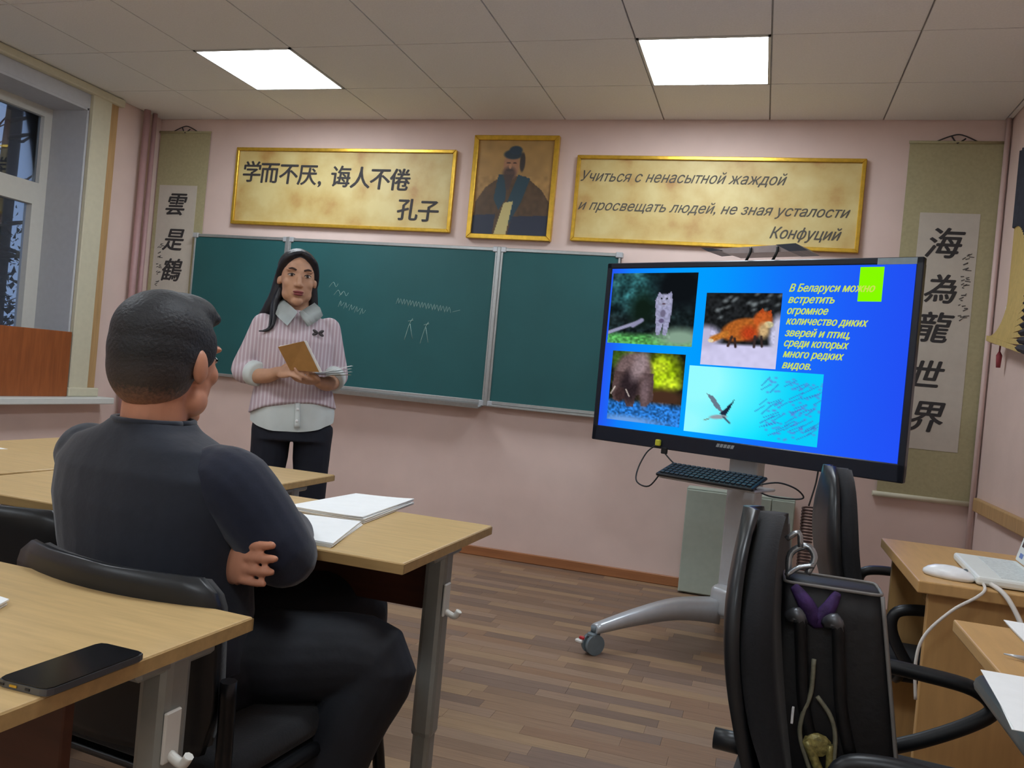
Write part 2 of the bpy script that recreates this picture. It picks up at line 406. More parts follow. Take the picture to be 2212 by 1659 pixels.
# window reveal lining, frame, panes
win = structure(thing('window_1', 'x', 'x')); del win['label']; del win['category']
rv = B(); merge(rv, bx((XL-.001, WY0, WZ1+.004), (XL+.006, -0.655, H-.05)))
merge(rv, bx((XL-.30, WY1-.012, WZ0), (XL+.004, WY1+.004, WZ1))); merge(rv, bx((XL-.30, WY0-.004, WZ0), (XL+.004, WY0+.012, WZ1))); merge(rv, bx((XL-.30, WY0, WZ1-.012), (XL+.004, WY1, WZ1+.004)))
add_obj('reveal_lining', rv, REVEAL, win)
fx0, fx1 = XL-.33, XL-.27
y0, y1, z0, z1 = WY0+.012, WY1-.012, WZ0+.042, WZ1-.012
def bars(name, xa, xb, ya, yb, za, zb, w, parent, m):
    f = B()
    for lo, hi in (((xa, ya, za), (xb, ya+w, zb)), ((xa, yb-w, za), (xb, yb, zb)), ((xa, ya+w, za), (xb, yb-w, za+w)), ((xa, ya+w, zb-w), (xb, yb-w, zb))): merge(f, bx(lo, hi))
    return add_obj(name, f, m, parent)
bars('window_frame', fx0, fx1, y0, y1, z0, z1, .06, win, PVC)
add_obj('transom', bx((fx0, y0+.06, 1.99), (fx1, y1-.06, 2.08)), PVC, win)
for za, zb in ((z0+.06, 1.99), (2.08, z1-.06)): add_obj('mullion', bx((fx0, -1.60, za), (fx1, -1.52, zb)), PVC, win)
for ya, yb in ((y0+.06, -1.60), (-1.52, y1-.06)):
    sa = bars('sash', fx0+.01, fx1+.012, ya, yb, z0+.06, 1.99, .05, win, PVC)
    add_obj('pane', bx((XL-.305, ya+.05, z0+.11), (XL-.301, yb-.05, 1.94)), GLASS, win)
    add_obj('pane', bx((XL-.305, ya, 2.08), (XL-.301, yb, z1-.06)), GLASS, win)
sill = structure(add_obj('trim_1', bx((XL-.30, WY0-.1, 0.700), (XL+.13, -0.36, 0.742), 0.006, 2), WHITE))
tr = B()
merge(tr, bx((XL, -0.655, 0.742), (XL+.035, -0.50, H-.02), 0.006)); merge(tr, bx((XL, -0.67, 0.742), (XL+.05, -0.42, 0.80), 0.008, 2))
structure(add_obj('trim_2', tr, CREAM))
structure(add_obj('trim_3', bx((XL, -0.498, 0.80), (XL+.022, -0.43, H-.02), 0.003), OAK))
structure(add_obj('trim_4', bx((XL, YB, H-.055), (XL+.05, -0.40, H-.002), 0.012, 2), CREAM))
structure(add_obj('baseboard_front', bx((XL, -0.016, 0), (XR, 0, 0.058), 0.004), SKIRT))
structure(add_obj('baseboard_right', bx((XR-.016, YB, 0), (XR, -.016, 0.058), 0.004), SKIRT))
structure(add_obj('baseboard_left', bx((XL, YB, 0), (XL+.016, -.016, 0.058), 0.004), SKIRT))
structure(add_obj('trim_5', bx((XR-.03, YB, 0.655), (XR, -0.09, 0.725), 0.006, 2), OAK))
PIPE = mat('pink_painted_pipe', (176, 140, 140), 0.45, var=0.03)
for i, (px, py, r) in enumerate(((XL+.05, -0.20, 0.022), (XL+.05, -0.125, 0.016))):
    pb = cyl(B(), (px, py, 0.0), (px, py, H-.001), r, 14)
    pt = tag(add_obj('heating_pipe', pb, PIPE, smooth=False), ['pink painted heating riser beside the left window trim, thicker of two', 'thin pink painted riser pipe nearest the front left corner'][i], 'pipe')
pb = cyl(B(), (XR-.02, -0.03, 0.0), (XR-.02, -0.03, H-.001), 0.013, 12)
tag(add_obj('heating_pipe', pb, mat('pale_pink_pipe', (216, 190, 184), .5, var=.02)), 'pink painted pipe standing in the front right corner', 'pipe')

# ceiling: slab, tiles, rails, light panels
ceil = structure(add_obj('ceiling', bx((XL-.45, YB-.2, H+.012), (XR+.2, 0.2, H+.1)), RAIL))
xs = [XL] + [c*0.6 for c in range(-3, 6) if XL < c*0.6 < XR] + [XR]
ys = [0.0]; y = -0.568
while y > YB: ys.append(y); y -= 0.6
ys.append(YB)
lights = []
for i in range(len(xs)-1):
    for j in range(len(ys)-1):
        xa, xb, ya, yb = xs[i], xs[i+1], ys[j+1], ys[j]
        if (abs(xa+1.2) < .01 or abs(xa-1.2) < .01) and j in (1, 5, 9): lights.append((xa, xb, ya, yb, j)); continue
        add_obj('ceiling_tile', bx((xa+.004, ya+.004, H), (xb-.004, yb-.004, H+.010)), CEIL, ceil)
DIFF = emat('light_diffuser', (0.90, 0.985, 1.06), PANEL_L)
LN = {(-1.2, 1): 'lit square ceiling light panel nearer the window, above the chalkboard', (1.2, 1): 'lit square ceiling light panel above the interactive television',
      (-1.2, 5): 'square ceiling light panel over the pupils, window side', (1.2, 5): 'square ceiling light panel over the aisle, door side',
      (-1.2, 9): 'square ceiling light panel at the back, window side', (1.2, 9): 'square ceiling light panel at the back, door side'}
for xa, xb, ya, yb, j in lights:
    t = thing('ceiling_light', LN[(round(xa, 1), j)], 'ceiling light', ((xa+xb)/2, (ya+yb)/2, H), 0, 'square ceiling light panels')
    f = B(); h = 0.297
    for lo, hi in (((-h, -h, -.004), (h, -h+.012, .011)), ((-h, h-.012, -.004), (h, h, .011)), ((-h, -h, -.004), (-h+.012, h, .011)), ((h-.012, -h, -.004), (h, h, .011))): merge(f, bx(lo, hi))
    add_obj('frame', f, WHITE, t); add_obj('diffuser', bx((-h+.012, -h+.012, -.001), (h-.012, h-.012, .008)), DIFF, t)

# outside: ground and trees
structure(add_obj('ground', bx((-40, -30, -3.2), (XL-.42, 40, -3.0)), mat('ground_outside', (52, 56, 54), 0.9)))
BARK = mat('bark', (44, 40, 40), 0.9, var=0.3, scale=12); LEAF = mat('needles', (34, 42, 44), 0.9, var=0.3, scale=9)
TR = [(-7.0, 1.0, 9), (-7.6, 3.4, 11), (-11.2, 3.6, 12), (-8.6, 6.0, 11), (-11.8, 6.6, 13), (-11.4, 9.6, 13)]
for i, (tx, ty, th) in enumerate(TR):
    rg = random.Random(i); t = thing('tree', 'dark bare tree seen through the window against the dusk sky', 'tree', (tx, ty, -3.0), 0, 'trees outside the window')
    b = tube(B(), [(0, 0, 0), (rg.uniform(-.1, .1), .05, th*.4), (0, rg.uniform(-.15, .15), th*.75), (.1, 0, th)], [0.16, 0.13, 0.08, 0.03], 8, 4)
    add_obj('trunk', b, BARK, t)
    br = B()
    for k in range(46):
        z = th*(0.3+0.68*rg.random()); a = rg.uniform(0, 6.28); L = rg.uniform(.4, 1.15)*(1.15-z/th*.7)
        d = Vector((math.cos(a), math.sin(a), rg.uniform(-.25, .45)))
        p0 = Vector((0, 0, z)); tube(br, [p0, p0+d*L*.5, p0+d*L+Vector((0, 0, .15))], [0.035, 0.02, 0.006], 5)
        for q in range(3):
            e = p0+d*L*rg.uniform(.35, .9); dd = (d+Vector((rg.uniform(-.9, .9), rg.uniform(-.9, .9), rg.uniform(-.3, .6)))).normalized()
            tube(br, [e, e+dd*L*.5], [0.014, 0.005], 4)
    o = add_obj('branches', br, BARK, t); o['kind'] = 'stuff'
    fo = B()
    for k in range(2200):
        z = th*(0.05+0.45*rg.random()); a = rg.uniform(0, 6.28); L = rg.uniform(.1, 1.2)*(1-z/th*.9)
        c = Vector((math.cos(a)*L, math.sin(a)*L, z)); s = rg.uniform(.025, .07)
        d1 = Vector((rg.uniform(-1, 1), rg.uniform(-1, 1), rg.uniform(-1, 1)))*s; d2 = Vector((rg.uniform(-1, 1), rg.uniform(-1, 1), rg.uniform(-1, 1)))*s
        vs = [fo.verts.new(c+d) for d in (d1, d2, -d1*.6-d2*.4)]; fo.faces.new(vs)
    o = add_obj('foliage', fo, LEAF, t); o['kind'] = 'stuff'

# ------------------------------------------------------------------ front wall: signs, portrait, scrolls
def framed(t, x0, x1, z0, z1, fwid, depth, fm, back):
    M = wallM(0, -0.002, 0)
    def bar(poly):
        bm = B(); prism(bm, poly, depth, M); return fix(bm)
    w = fwid
    for nm, P in (('frame_bar', [(x0, z1), (x1, z1), (x1-w, z1-w), (x0+w, z1-w)]), ('frame_bar', [(x0, z0), (x0+w, z0+w), (x1-w, z0+w), (x1, z0)]),
                  ('frame_bar', [(x0, z0), (x0, z1), (x0+w, z1-w), (x0+w, z0+w)]), ('frame_bar', [(x1, z0), (x1-w, z0+w), (x1-w, z1-w), (x1, z1)])):
        bm = bar(P)
        bmesh.ops.bevel(bm, geom=list(bm.edges), offset=0.003, segments=1, affect='EDGES'); add_obj(nm, bm, fm, t)
    if back: add_obj('print_board', bx((x0+w*.5, -depth*.6, z0+w*.5), (x1-w*.5, -0.003, z1-w*.5)), back, t)
t = thing('wall_sign', 'gold framed parchment sign with Chinese characters above the chalkboard', 'sign')
framed(t, -1.695, -0.08, 2.0, 2.525, 0.022, 0.03, GOLD, PARCH)
yy = -0.0195
for body, x0, z0_, pitch, dz in (('学而不厌', -1.565, 2.35, .143, -.004), ('诲人不倦', -.885, 2.33, .143, -.004), ('孔子', -.385, 2.128, .145, -.004)):
    for q, c_ in enumerate(body): text('character', c_, .152, INK, t, wallM(x0+pitch*q, yy, z0_+dz*q), .06, .0032, 'CENTER')
text('comma', ',', .16, INK, t, wallM(-1.04, yy, 2.335), .06, .003, 'CENTER')
t = thing('wall_sign', 'gold framed parchment sign with Russian lettering above the television', 'sign')
framed(t, 0.705, 2.335, 1.983, 2.503, 0.022, 0.03, GOLD, PARCH)
CY = mat('grey_lettering', (84, 80, 72), 0.7)
text('lettering', 'Учиться с ненасытной жаждой', 0.088, CY, t, wallM(0.735, yy, 2.375), 0.4, 0.0006, width=1.19)
text('lettering', 'и просвещать людей, не зная усталости', 0.082, CY, t, wallM(0.735, yy, 2.20), 0.4, 0.0006, width=1.54)
text('lettering', 'Конфуций', 0.09, CY, t, wallM(1.86, yy, 2.075), 0.4, 0.001, width=0.38)
t = thing('framed_portrait', 'gold framed portrait of a bearded man in a brown robe between the two signs', 'picture')
framed(t, 0.035, 0.585, 1.972, 2.618, 0.03, 0.035, GOLD, TAN)
P = Paint(110, 130, (176, 142, 84)); P.grad(-.2, 1.6, (140, 100, 60)); P.noise(.08, 14)
P.poly([(0, 1), (.02, .66), (.14, .5), (.34, .38), (.66, .38), (.88, .52), (1, .66), (1, 1)], (84, 64, 44)); P.noise(.12, 26, (0, .38, 1, 1))
P.poly([(.3, .36), (.42, .36), (.42, .62), (.34, .74), (.26, .62)], (38, 66, 78)); P.poly([(.56, .36), (.72, .40), (.62, .66), (.42, 1), (.30, 1), (.44, .66)], (38, 66, 78))
P.poly([(.40, .66), (.52, .64), (.46, 1), (.30, 1)], (196, 182, 122)); P.poly([(.0, .8), (.3, .78), (.28, 1), (0, 1)], (40, 48, 66)); P.poly([(.52, .8), (1, .78), (1, 1), (.48, 1)], (40, 48, 66))
P.ell(.46, .265, .105, .14, (164, 118, 88)); P.ell(.47, .15, .12, .05, (44, 60, 72)); P.ell(.5, .105, .085, .045, (44, 64, 80)); P.ell(.60, .23, .035, .10, (58, 52, 50))
P.ell(.44, .35, .085, .07, (84, 66, 58), soft=.3); P.poly([(.37, .36), (.5, .36), (.45, .52), (.41, .52)], (74, 60, 56)); P.ell(.42, .24, .03, .008, (70, 48, 42)); P.ell(.5, .24, .025, .008, (70, 48, 42)); P.ell(.445, .275, .016, .03, (178, 130, 98)); P.ell(.44, .315, .045, .012, (70, 56, 52))
P.mesh('print', attr_mat('portrait_print', False, 0.5), t, lambda u, v: Vector((0.065+u*0.49, -0.0225, 2.588-v*0.586)))

def scroll(label, x0, x1, z0, z1, px0, px1, pz0, pz1, chars, small):
    t = thing('hanging_scroll', label, 'scroll', (0, 0, 0), 0, 'calligraphy scrolls beside the board')
    add_obj('silk_mount', bx((x0, -0.012, z0), (x1, -0.008, z1)), SILK, t)
    add_obj('paper_panel', bx((px0, -0.0135, pz0), (px1, -0.0115, pz1)), XUAN, t)
    for zz, r, e in ((z1, 0.008, 0.005), (z0, 0.014, 0.022)):
        add_obj('roller', cyl(B(), (x0-e, -0.016, zz), (x1+e, -0.016, zz), r, 12), SILK if r < .01 else CREAM, t)
    c = (x0+x1)/2
    b = tube(B(), [(c-.10, -.014, z1+.005), (c-.03, -.014, z1+.035), (c+.02, -.016, z1+.04), (c+.10, -.014, z1+.005)], 0.0035, 6, 4); tube(b, [(c-.03, -.016, z1+.035), (c+.0, -.02, z1-.005), (c+.04, -.018, z1+.02)], 0.004, 6, 3)
    add_obj('hanging_cord', b, INK, t)
    for ch, x, z, s in chars: text('character', ch, s, INK, t, wallM(x, -0.0142, z), 0.25, 0.004, 'CENTER')
    sb = B(); rg = random.Random(5)
    x, za, zb, n = small
    for k in range(n):
        zc = za+(zb-za)*k/(n-1)
        for q in range(5):
            a = Vector((x+rg.uniform(-.02, .012), -.0142, zc+rg.uniform(-.018, .018))); d = Vector((rg.uniform(.01, .028), 0, rg.uniform(-.004, .014)))
            tube(sb, [a, a+d], [0.003, 0.002], 4)
    o = add_obj('small_brush_marks', sb, mat('ink_grey', (92, 88, 86), .8), t); o['kind'] = 'stuff'
scroll('left calligraphy scroll hanging between the front corner pipes and the chalkboard', -2.345, -1.93, 0.70, 2.63, -2.315, -2.00, 0.97, 2.255,
       [('雲', -2.16, 2.11, .17), ('是', -2.16, 1.86, .17), ('鶴', -2.15, 1.645, .17), ('家', -2.15, 1.41, .17), ('鄉', -2.15, 1.18, .17)], (-2.265, 1.82, 1.42, 7))
scroll('right calligraphy scroll with five characters hanging behind the television edge', 2.545, 3.005, 0.68, 2.60, 2.628, 2.922, 0.945, 2.22,
       [('海', 2.765, 2.045, .175), ('為', 2.765, 1.80, .165), ('龍', 2.75, 1.59, .175), ('世', 2.745, 1.335, .165), ('界', 2.755, 1.11, .18)], (2.875, 1.985, 1.66, 7))

# ------------------------------------------------------------------ chalkboard
cb = thing('chalkboard', 'green three panel chalkboard with aluminium frame on the front wall', 'chalkboard')
ZB0, ZB1 = 0.955, 1.91
for x0, x1 in ((-1.955, -1.222), (-1.205, 0.262), (0.285, 1.03)):
    pn = add_obj('board_panel', bx((x0, -0.05, ZB0), (x1, -0.03, ZB1)), BOARD, cb)
    f = B(); w = 0.014
    for lo, hi in (((x0, -.056, ZB1-w), (x1, -.028, ZB1+.006)), ((x0, -.056, ZB0-.006), (x1, -.028, ZB0+w)), ((x0, -.056, ZB0), (x0+w, -.028, ZB1)), ((x1-w, -.056, ZB0), (x1, -.028, ZB1))): merge(f, bx(lo, hi, .002))
    add_obj('panel_frame', f, ALU, pn)
    for cx in (x0+.01, x1-.01):
        for cz in (ZB0, ZB1): add_obj('corner_cap', bx((cx-.022, -.06, cz-.022), (cx+.022, -.026, cz+.012), .004), SILVER, pn)
for xc in (-1.213, 0.273):
    add_obj('hinge_post', bx((xc-.013, -.064, ZB0-.02), (xc+.013, -.028, ZB1+.012), .004), ALU, cb)
add_obj('mounting_rail', bx((-1.9, -.03, 1.3), (0.95, -.001, 1.5)), ALU, cb)
ty = B(); M = Matrix(((0, 0, 1, -1.19), (1, 0, 0, 0), (0, 1, 0, 0), (0, 0, 0, 1)))
prism(ty, [(-.03, ZB0-.012), (-.03, ZB0-.028), (-.125, ZB0-.038), (-.13, ZB0-.012), (-.124, ZB0-.012), (-.12, ZB0-.030), (-.05, ZB0-.02), (-.05, ZB0-.002)], 1.44, M)
add_obj('chalk_tray', fix(ty), ALU, cb)
add_obj('chalk_ledge', bx((0.30, -.075, ZB0-.022), (1.02, -.03, ZB0-.008), .003), ALU, cb)
ck = B(); yb = -0.0505
def cs(pts, r=0.0014): tube(ck, [(x, yb, z) for x, z in pts], r, 5, 3)
for k in range(9):    # cursive word
    x = -0.39+k*.042; z = 1.545-k*.004
    cs([(x, z-.02), (x+.012, z+.02), (x+.018, z-.015), (x+.03, z+.016), (x+.042, z-.02)])
cs([(0.0, 1.50), (.05, 1.515)]); 
for x, z in ((-.31, 1.40), (-.20, 1.385)):   # two figures with a slanting top
    cs([(x+.0, z-.10), (x+.025, z+.0), (x+.045, z+.04)], .002); cs([(x+.03, z+.005), (x+.055, z-.09)], .002); cs([(x+.015, z+.02), (x+.05, z+.03)], .002)
for x, z in ((-.88, 1.62), (-.84, 1.57), (-.80, 1.565)): cs([(x, z-.015), (x+.03, z+.02), (x+.05, z-.01), (x+.065, z+.012)])
for k in range(5):
    x = -.80+k*.04; z = 1.50-k*.01; cs([(x, z-.02), (x+.015, z+.022), (x+.02, z-.012), (x+.04, z+.012)])
o = add_obj('chalk_writing', ck, CHALK, cb); o['label'] = 'faint white chalk handwriting on the middle panel'; o['kind'] = 'stuff'

# ------------------------------------------------------------------ television on mobile stand
TVC = Vector((1.7797, -1.0853, 1.2997)); TY = -0.4173
tv = thing('interactive_television', 'large interactive television with black bezel showing a blue slide on wild animals', 'television', TVC, TY)
# local: x right along the panel, y back (towards wall), z up ; front face at y=0
add_obj('casing', box(B(), (0, .045, 0), (1.47, .07, .87), None, .012, 2), TVB, tv)
f = B()
for lo, hi in (((-.745, -.004, .418), (.745, .03, .446)), ((-.745, -.004, -.446), (.745, .03, -.372)), ((-.745, -.004, -.446), (-.717, .03, .446)), ((.717, -.004, -.446), (.745, .03, .446))): merge(f, bx(lo, hi, .004))
add_obj('bezel', f, TVB, tv)
def SM(u, v, d=0.0): return Vector((u, 0.002-d, v))
W_ = 160
P = Paint(W_, 90, (30, 96, 250)); 
u = (P.x-.5)*1.436
v = .418-P.y*.79
g = np.exp(-((u+.25)/.42)**2); P.put(g*.95, (0, 160, 255)); g2 = np.clip((u-.35)/.4, 0, 1); P.put(g2*.55, (38, 62, 236)); P.put(np.clip((-u-.6)/.13, 0, 1)*.7, (46, 70, 236)); P.put(np.clip((-v-.2)/.2, 0, 1)*np.clip((u+.2)/.5, 0, 1)*.5, (34, 84, 255))
SCR = attr_mat('screen_pixels', True)
screen = P.mesh('screen', SCR, tv, lambda a, b: SM((a-.5)*1.436, .418-b*.79))
def pic(nm, P, u0, u1, v0, v1, d): return P.mesh(nm, SCR, screen, lambda a, b: SM(u0+(u1-u0)*a, v1-(v1-v0)*b, d))
P = Paint(110, 84, (24, 34, 36)); P.ell(.25, .2, .35, .3, (44, 92, 96), soft=.5); P.noise(.5, 16); P.noise(.35, 40); P.ell(.8, .2, .3, .3, (14, 18, 22), soft=.4); P.ell(.4, .5, .16, .25, (16, 30, 22), soft=.4, amt=.8)
P.put((P.y-.82)/.08, (84, 160, 84)); P.noise(.4, 45, (0, .8, 1, 1)); P.ell(.85, .88, .25, .12, (132, 160, 140), soft=.5); P.line(0, .85, .38, .68, .03, (150, 150, 180)); P.line(.3, .74, .4, .66, .035, (140, 140, 172))
P.poly([(.54, .38), (.58, .27), (.62, .31), (.66, .31), (.72, .26), (.74, .42), (.73, .62), (.70, .86), (.66, .86), (.65, .7), (.62, .86), (.58, .86), (.56, .6)], (152, 152, 184)); P.ell(.64, .38, .085, .085, (160, 160, 188)); P.noise(.16, 60, (.52, .25, .75, .9))
P.ell(.61, .36, .012, .014, (30, 34, 40)); P.ell(.67, .36, .012, .014, (30, 34, 40)); P.ell(.64, .43, .02, .014, (90, 70, 84)); P.ell(.64, .56, .03, .05, (110, 104, 130)); P.ell(.63, .66, .03, .03, (96, 86, 120))
pic('slide_picture_of_lynx', P, -.707, -.232, .046, .395, .0006)
P = Paint(100, 84, (28, 30, 20)); P.ell(.2, .1, .25, .15, (60, 92, 30), soft=.5); P.noise(.4, 20); P.ell(.72, .28, .22, .27, (150, 180, 20), soft=.4); P.ell(.68, .2, .1, .1, (190, 214, 40), soft=.5); P.ell(.82, .42, .14, .08, (180, 204, 40), soft=.5); P.noise(.35, 34); P.ell(.75, .62, .3, .12, (70, 46, 34), soft=.4)
P.put((P.y-.68)/.06, (40, 110, 190)); P.noise(.5, 50, (0, .68, 1, 1)); P.ell(.3, .98, .4, .06, (110, 160, 226), soft=.6)
P.ell(.32, .3, .26, .29, (112, 92, 92)); P.poly([(.06, .3), (.6, .3), (.62, .66), (.54, .76), (.46, .76), (.44, .6), (.38, .62), (.36, .78), (.26, .78), (.2, .62), (.16, .74), (.06, .7), (.04, .5)], (84, 66, 66)); P.ell(.28, .5, .13, .22, (44, 34, 38), soft=.3); P.ell(.4, .2, .09, .2, (150, 130, 134), ang=.3, soft=.5); P.ell(.5, .55, .06, .2, (112, 92, 96), soft=.5); P.ell(.16, .62, .07, .1, (60, 44, 44)); P.line(.08, .52, .03, .62, .012, (180, 168, 160)); P.line(.24, .55, .29, .64, .012, (180, 168, 160)); P.noise(.16, 50, (0, 0, .62, .8))
pic('slide_picture_of_bison', P, -.667, -.258, -.335, .008, .0006)
P = Paint(100, 92, (28, 30, 32)); P.noise(.5, 30); 
for k in range(26): P.ell(P.rng.rand(), P.rng.rand()*.38, .035, .02, (150, 160, 164), ang=-.5, soft=.6, amt=.45)
P.put((P.y-.68)/.04, (206, 202, 236)); P.ell(.05, .62, .2, .16, (186, 182, 214), soft=.3); P.ell(.98, .55, .1, .25, (196, 196, 226), soft=.3)
P.ell(.52, .50, .27, .15, (176, 96, 38), ang=-.25, soft=.12); P.ell(.78, .36, .12, .12, (184, 86, 36)); P.poly([(.72, .26), (.77, .20), (.8, .28)], (170, 70, 30)); P.poly([(.82, .26), (.88, .22), (.89, .32)], (170, 70, 30)); P.ell(.86, .42, .06, .045, (198, 190, 150)); P.ell(.8, .5, .07, .1, (200, 168, 120), soft=.4); P.ell(.62, .54, .1, .09, (180, 62, 28), soft=.5)
P.line(.32, .56, .14, .64, .055, (190, 116, 46)); P.ell(.12, .66, .04, .025, (228, 210, 170)); P.line(.4, .6, .36, .72, .025, (60, 44, 40)); P.line(.44, .62, .46, .73, .022, (52, 38, 36)); P.line(.7, .58, .7, .72, .022, (58, 46, 46)); P.line(.78, .58, .8, .71, .02, (52, 40, 40)); P.noise(.14, 50, (.1, .2, .95, .68)); P.noise(.03, 20, (0, .7, 1, 1))
pic('slide_picture_of_fox', P, -.18, .183, -.032, .30, .0008)
P = Paint(130, 70, (0, 222, 255)); P.ell(.05, .2, .5, .75, (150, 252, 255), soft=.6); P.ell(.0, .85, .25, .3, (150, 250, 255), soft=.6); P.put(np.clip((P.x-.55)/.3, 0, 1)*.5, (24, 190, 244))
for k in range(46):
    x = .6+P.rng.rand()*.42; y = .05+P.rng.rand()*.8; P.line(x, y, x-.05-P.rng.rand()*.06, y+.07+P.rng.rand()*.06, .006, (60, 120, 200), .7)
for k in range(90): P.ell(.62+P.rng.rand()*.38, .1+P.rng.rand()*.85, .012, .014, (100, 130, 214), soft=.5, amt=.6)
P.poly([(.16, .40), (.22, .44), (.28, .58), (.31, .68), (.24, .60)], (104, 122, 140)); P.poly([(.28, .68), (.31, .62), (.385, .45), (.35, .62), (.32, .72)], (28, 40, 62)); P.ell(.27, .73, .07, .03, (150, 160, 170), ang=-.3, soft=.2); P.line(.2, .77, .16, .80, .008, (120, 110, 90)); P.line(.31, .72, .36, .80, .012, (70, 90, 110))
pic('slide_picture_of_flying_stork', P, -.233, .395, -.347, -.04, .0010)
add_obj('green_rectangle', bx((.503, .0006, .268), (.597, .0018, .409)), emat('slide_green', (134, 250, 0)), screen)
SM_T = lambda x, z: Matrix(((1, 0, 0, x), (0, 0, -1, .0006), (0, 1, 0, z), (0, 0, 0, 1)))
YT = emat('slide_text', (206, 228, 90), 0.95)
for k, (ln, z, w) in enumerate((('В Беларуси можно', .321, .356), ('встретить', .272, .198), ('огромное', .224, .176), ('количество диких', .179, .342), ('зверей и птиц,', .128, .274), ('среди которых', .084, .274), ('много редких', .037, .258), ('видов.', -.011, .126))):
    text('slide_text_line', ln, .046, YT, screen, SM_T(.212, z), .35, .0012, width=w)
lg_ = B()
for k in range(5): prism(lg_, [(-.060+k*.0175, -.401), (-.046+k*.0175, -.401), (-.040+k*.0175, -.385), (-.054+k*.0175, -.385)], .0006, Matrix(((1, 0, 0, 0), (0, 0, -1, -.004), (0, 1, 0, 0), (0, 0, 0, 1))))
add_obj('logo_mark', fix(lg_), mat('logo_grey', (150, 156, 160), .4), tv)
o = add_obj('bezel_sticker', bx((.57, -.006, .417), (.72, -.003, .443)), mat('pale_sticker', (150, 168, 176), .5), tv); o['label'] = 'pale strip stuck on the upper right bezel'
dg = B(); box(dg, (-.353, -.014, -.418), (.026, .018, .03), None, .004); add_obj('usb_dongle', dg, YELLOW, tv)
dg = B(); box(dg, (-.318, -.01, -.452), (.03, .016, .03), Matrix.Rotation(.0, 4, 'Y'), .003); add_obj('usb_plug', dg, BLACKP, tv)
# shelf bracket on top
bk = thing('bracket_shelf', 'grey bracket shelf with dark end caps held by two hooks over the television', 'bracket', TVC, TY)
def yprism(poly, y0, d):
    return fix(prism(B(), poly, d, Matrix(((1, 0, 0, 0), (0, 0, 1, y0), (0, 1, 0, 0), (0, 0, 0, 1)))))
add_obj('shelf_board', yprism([(-.18, .507), (.125, .515), (.20, .515), (.232, .485), (-.10, .483)], .02, .13), mat('bracket_grey', (162, 150, 148), .3, metal=.2), bk)
add_obj('end_cap', yprism([(.125, .5155), (.215, .519), (.272, .486), (.19, .484)], .012, .14), mat('bracket_dark', (42, 48, 62), .3), bk)
add_obj('end_cap', yprism([(-.24, .512), (-.18, .509), (-.13, .498), (-.20, .494)], .012, .14), mat('bracket_dark', (42, 48, 62), .3), bk)
for x in (0.0, .125):
    add_obj('hook', tube(B(), [(x+.008, .016, .505), (x+.012, .008, .485), (x+.004, .006, .462), (x-.012, .02, .446)], .006, 8, 4), BLACKP, bk)
# stand
st = thing('television_stand', 'silver mobile television stand with splayed legs and casters under the interactive television', 'stand', (TVC.x, TVC.y, 0), TY)
add_obj('column', box(B(), (.035, .135, .62), (.14, .09, .95), None, .012, 2), SILVER, st)
add_obj('mount_plate', box(B(), (.0, .088, 1.25), (.5, .014, .4), None, .004), BLACKM, st)
hub = B(); box(hub, (.035, .12, .2), (.17, .16, .14), None, .03, 3); add_obj('hub', hub, SILVER, st, smooth=True)
wheel_mesh = None
for k, (lx, ly) in enumerate(((-.26, -.55), (.56, -.50), (-.28, .62), (.50, .62))):
    p0 = Vector((.035+(.06 if lx > 0 else -.06), .12+(-.05 if ly < 0 else .05), .195)); p1 = Vector((lx, ly, .112))
    top = smooth_path([p0, p0.lerp(p1, .35)+Vector((0, 0, .035)), p0.lerp(p1, .7)+Vector((0, 0, .025)), p1], 5); d = (p1-p0); d.z = 0; d.normalize(); s = Vector((-d.y, d.x, 0))
    rings = []
    for i, p in enumerate(top):
        f = i/(len(top)-1); w = .042*(1-f)+.026*f; hh = .10*(1-f)+.02*f
        rings.append([p+s*w, p+s*w*.6+Vector((0, 0, .012)), p-s*w*.6+Vector((0, 0, .012)), p-s*w, p-s*w*.9-Vector((0, 0, hh)), p+s*w*.9-Vector((0, 0, hh))])
    lg = add_obj('leg', fix(loft(B(), rings)), SILVER, st)
    c = p1+Vector((0, 0, 0)); ws = Vector((.914, .405, 0)) if False else Vector((.9, -.35, 0)).normalized()
    cf = B(); ct = Vector((c.x, c.y, .043))
    for sgn in (-1, 1): cyl(cf, ct+ws*sgn*.008, ct+ws*sgn*.024, .043, 20)
    cyl(cf, ct-ws*.01, ct+ws*.01, .012, 10)
    ca = add_obj('caster', cf, GREYRUB, st)
    fk = tube(B(), [(ct.x, ct.y+.0, .095), (ct.x, ct.y, .118)], .014, 10); box(fk, (ct.x, ct.y, .082), (.04, .05, .022), None, .006); add_obj('fork', fk, GREYRUB, ca)
    if k == 0:
        bt = B(); box(bt, (ct.x-.045, ct.y-.035, .05), (.035, .022, .014), None, .004); add_obj('brake_pedal', bt, WHITE, ca)
        bt = B(); box(bt, (ct.x-.036, ct.y-.03, .064), (.026, .014, .012), None, .003); add_obj('brake_tab', bt, RED, ca)
tray = B(); box(tray, (.0, -.09, .745), (.46, .21, .012), None, .004); box(tray, (.035, .05, .738), (.06, .14, .016), None, .003); add_obj('keyboard_tray', tray, SILVER, st)
kb = thing('keyboard', 'black computer keyboard lying on the tray of the television stand', 'keyboard', (TVC.x, TVC.y, .751), TY)
M = Matrix.Translation((0, -.15, .026)) @ Matrix.Rotation(.30, 4, 'X')
k_ = B(); box(k_, (0, 0, 0), (.46, .15, .014), M, .004); add_obj('keyboard_body', k_, BLACKP, kb)
KEYM = mat('key_black', (44, 50, 56), .4); keyme = None
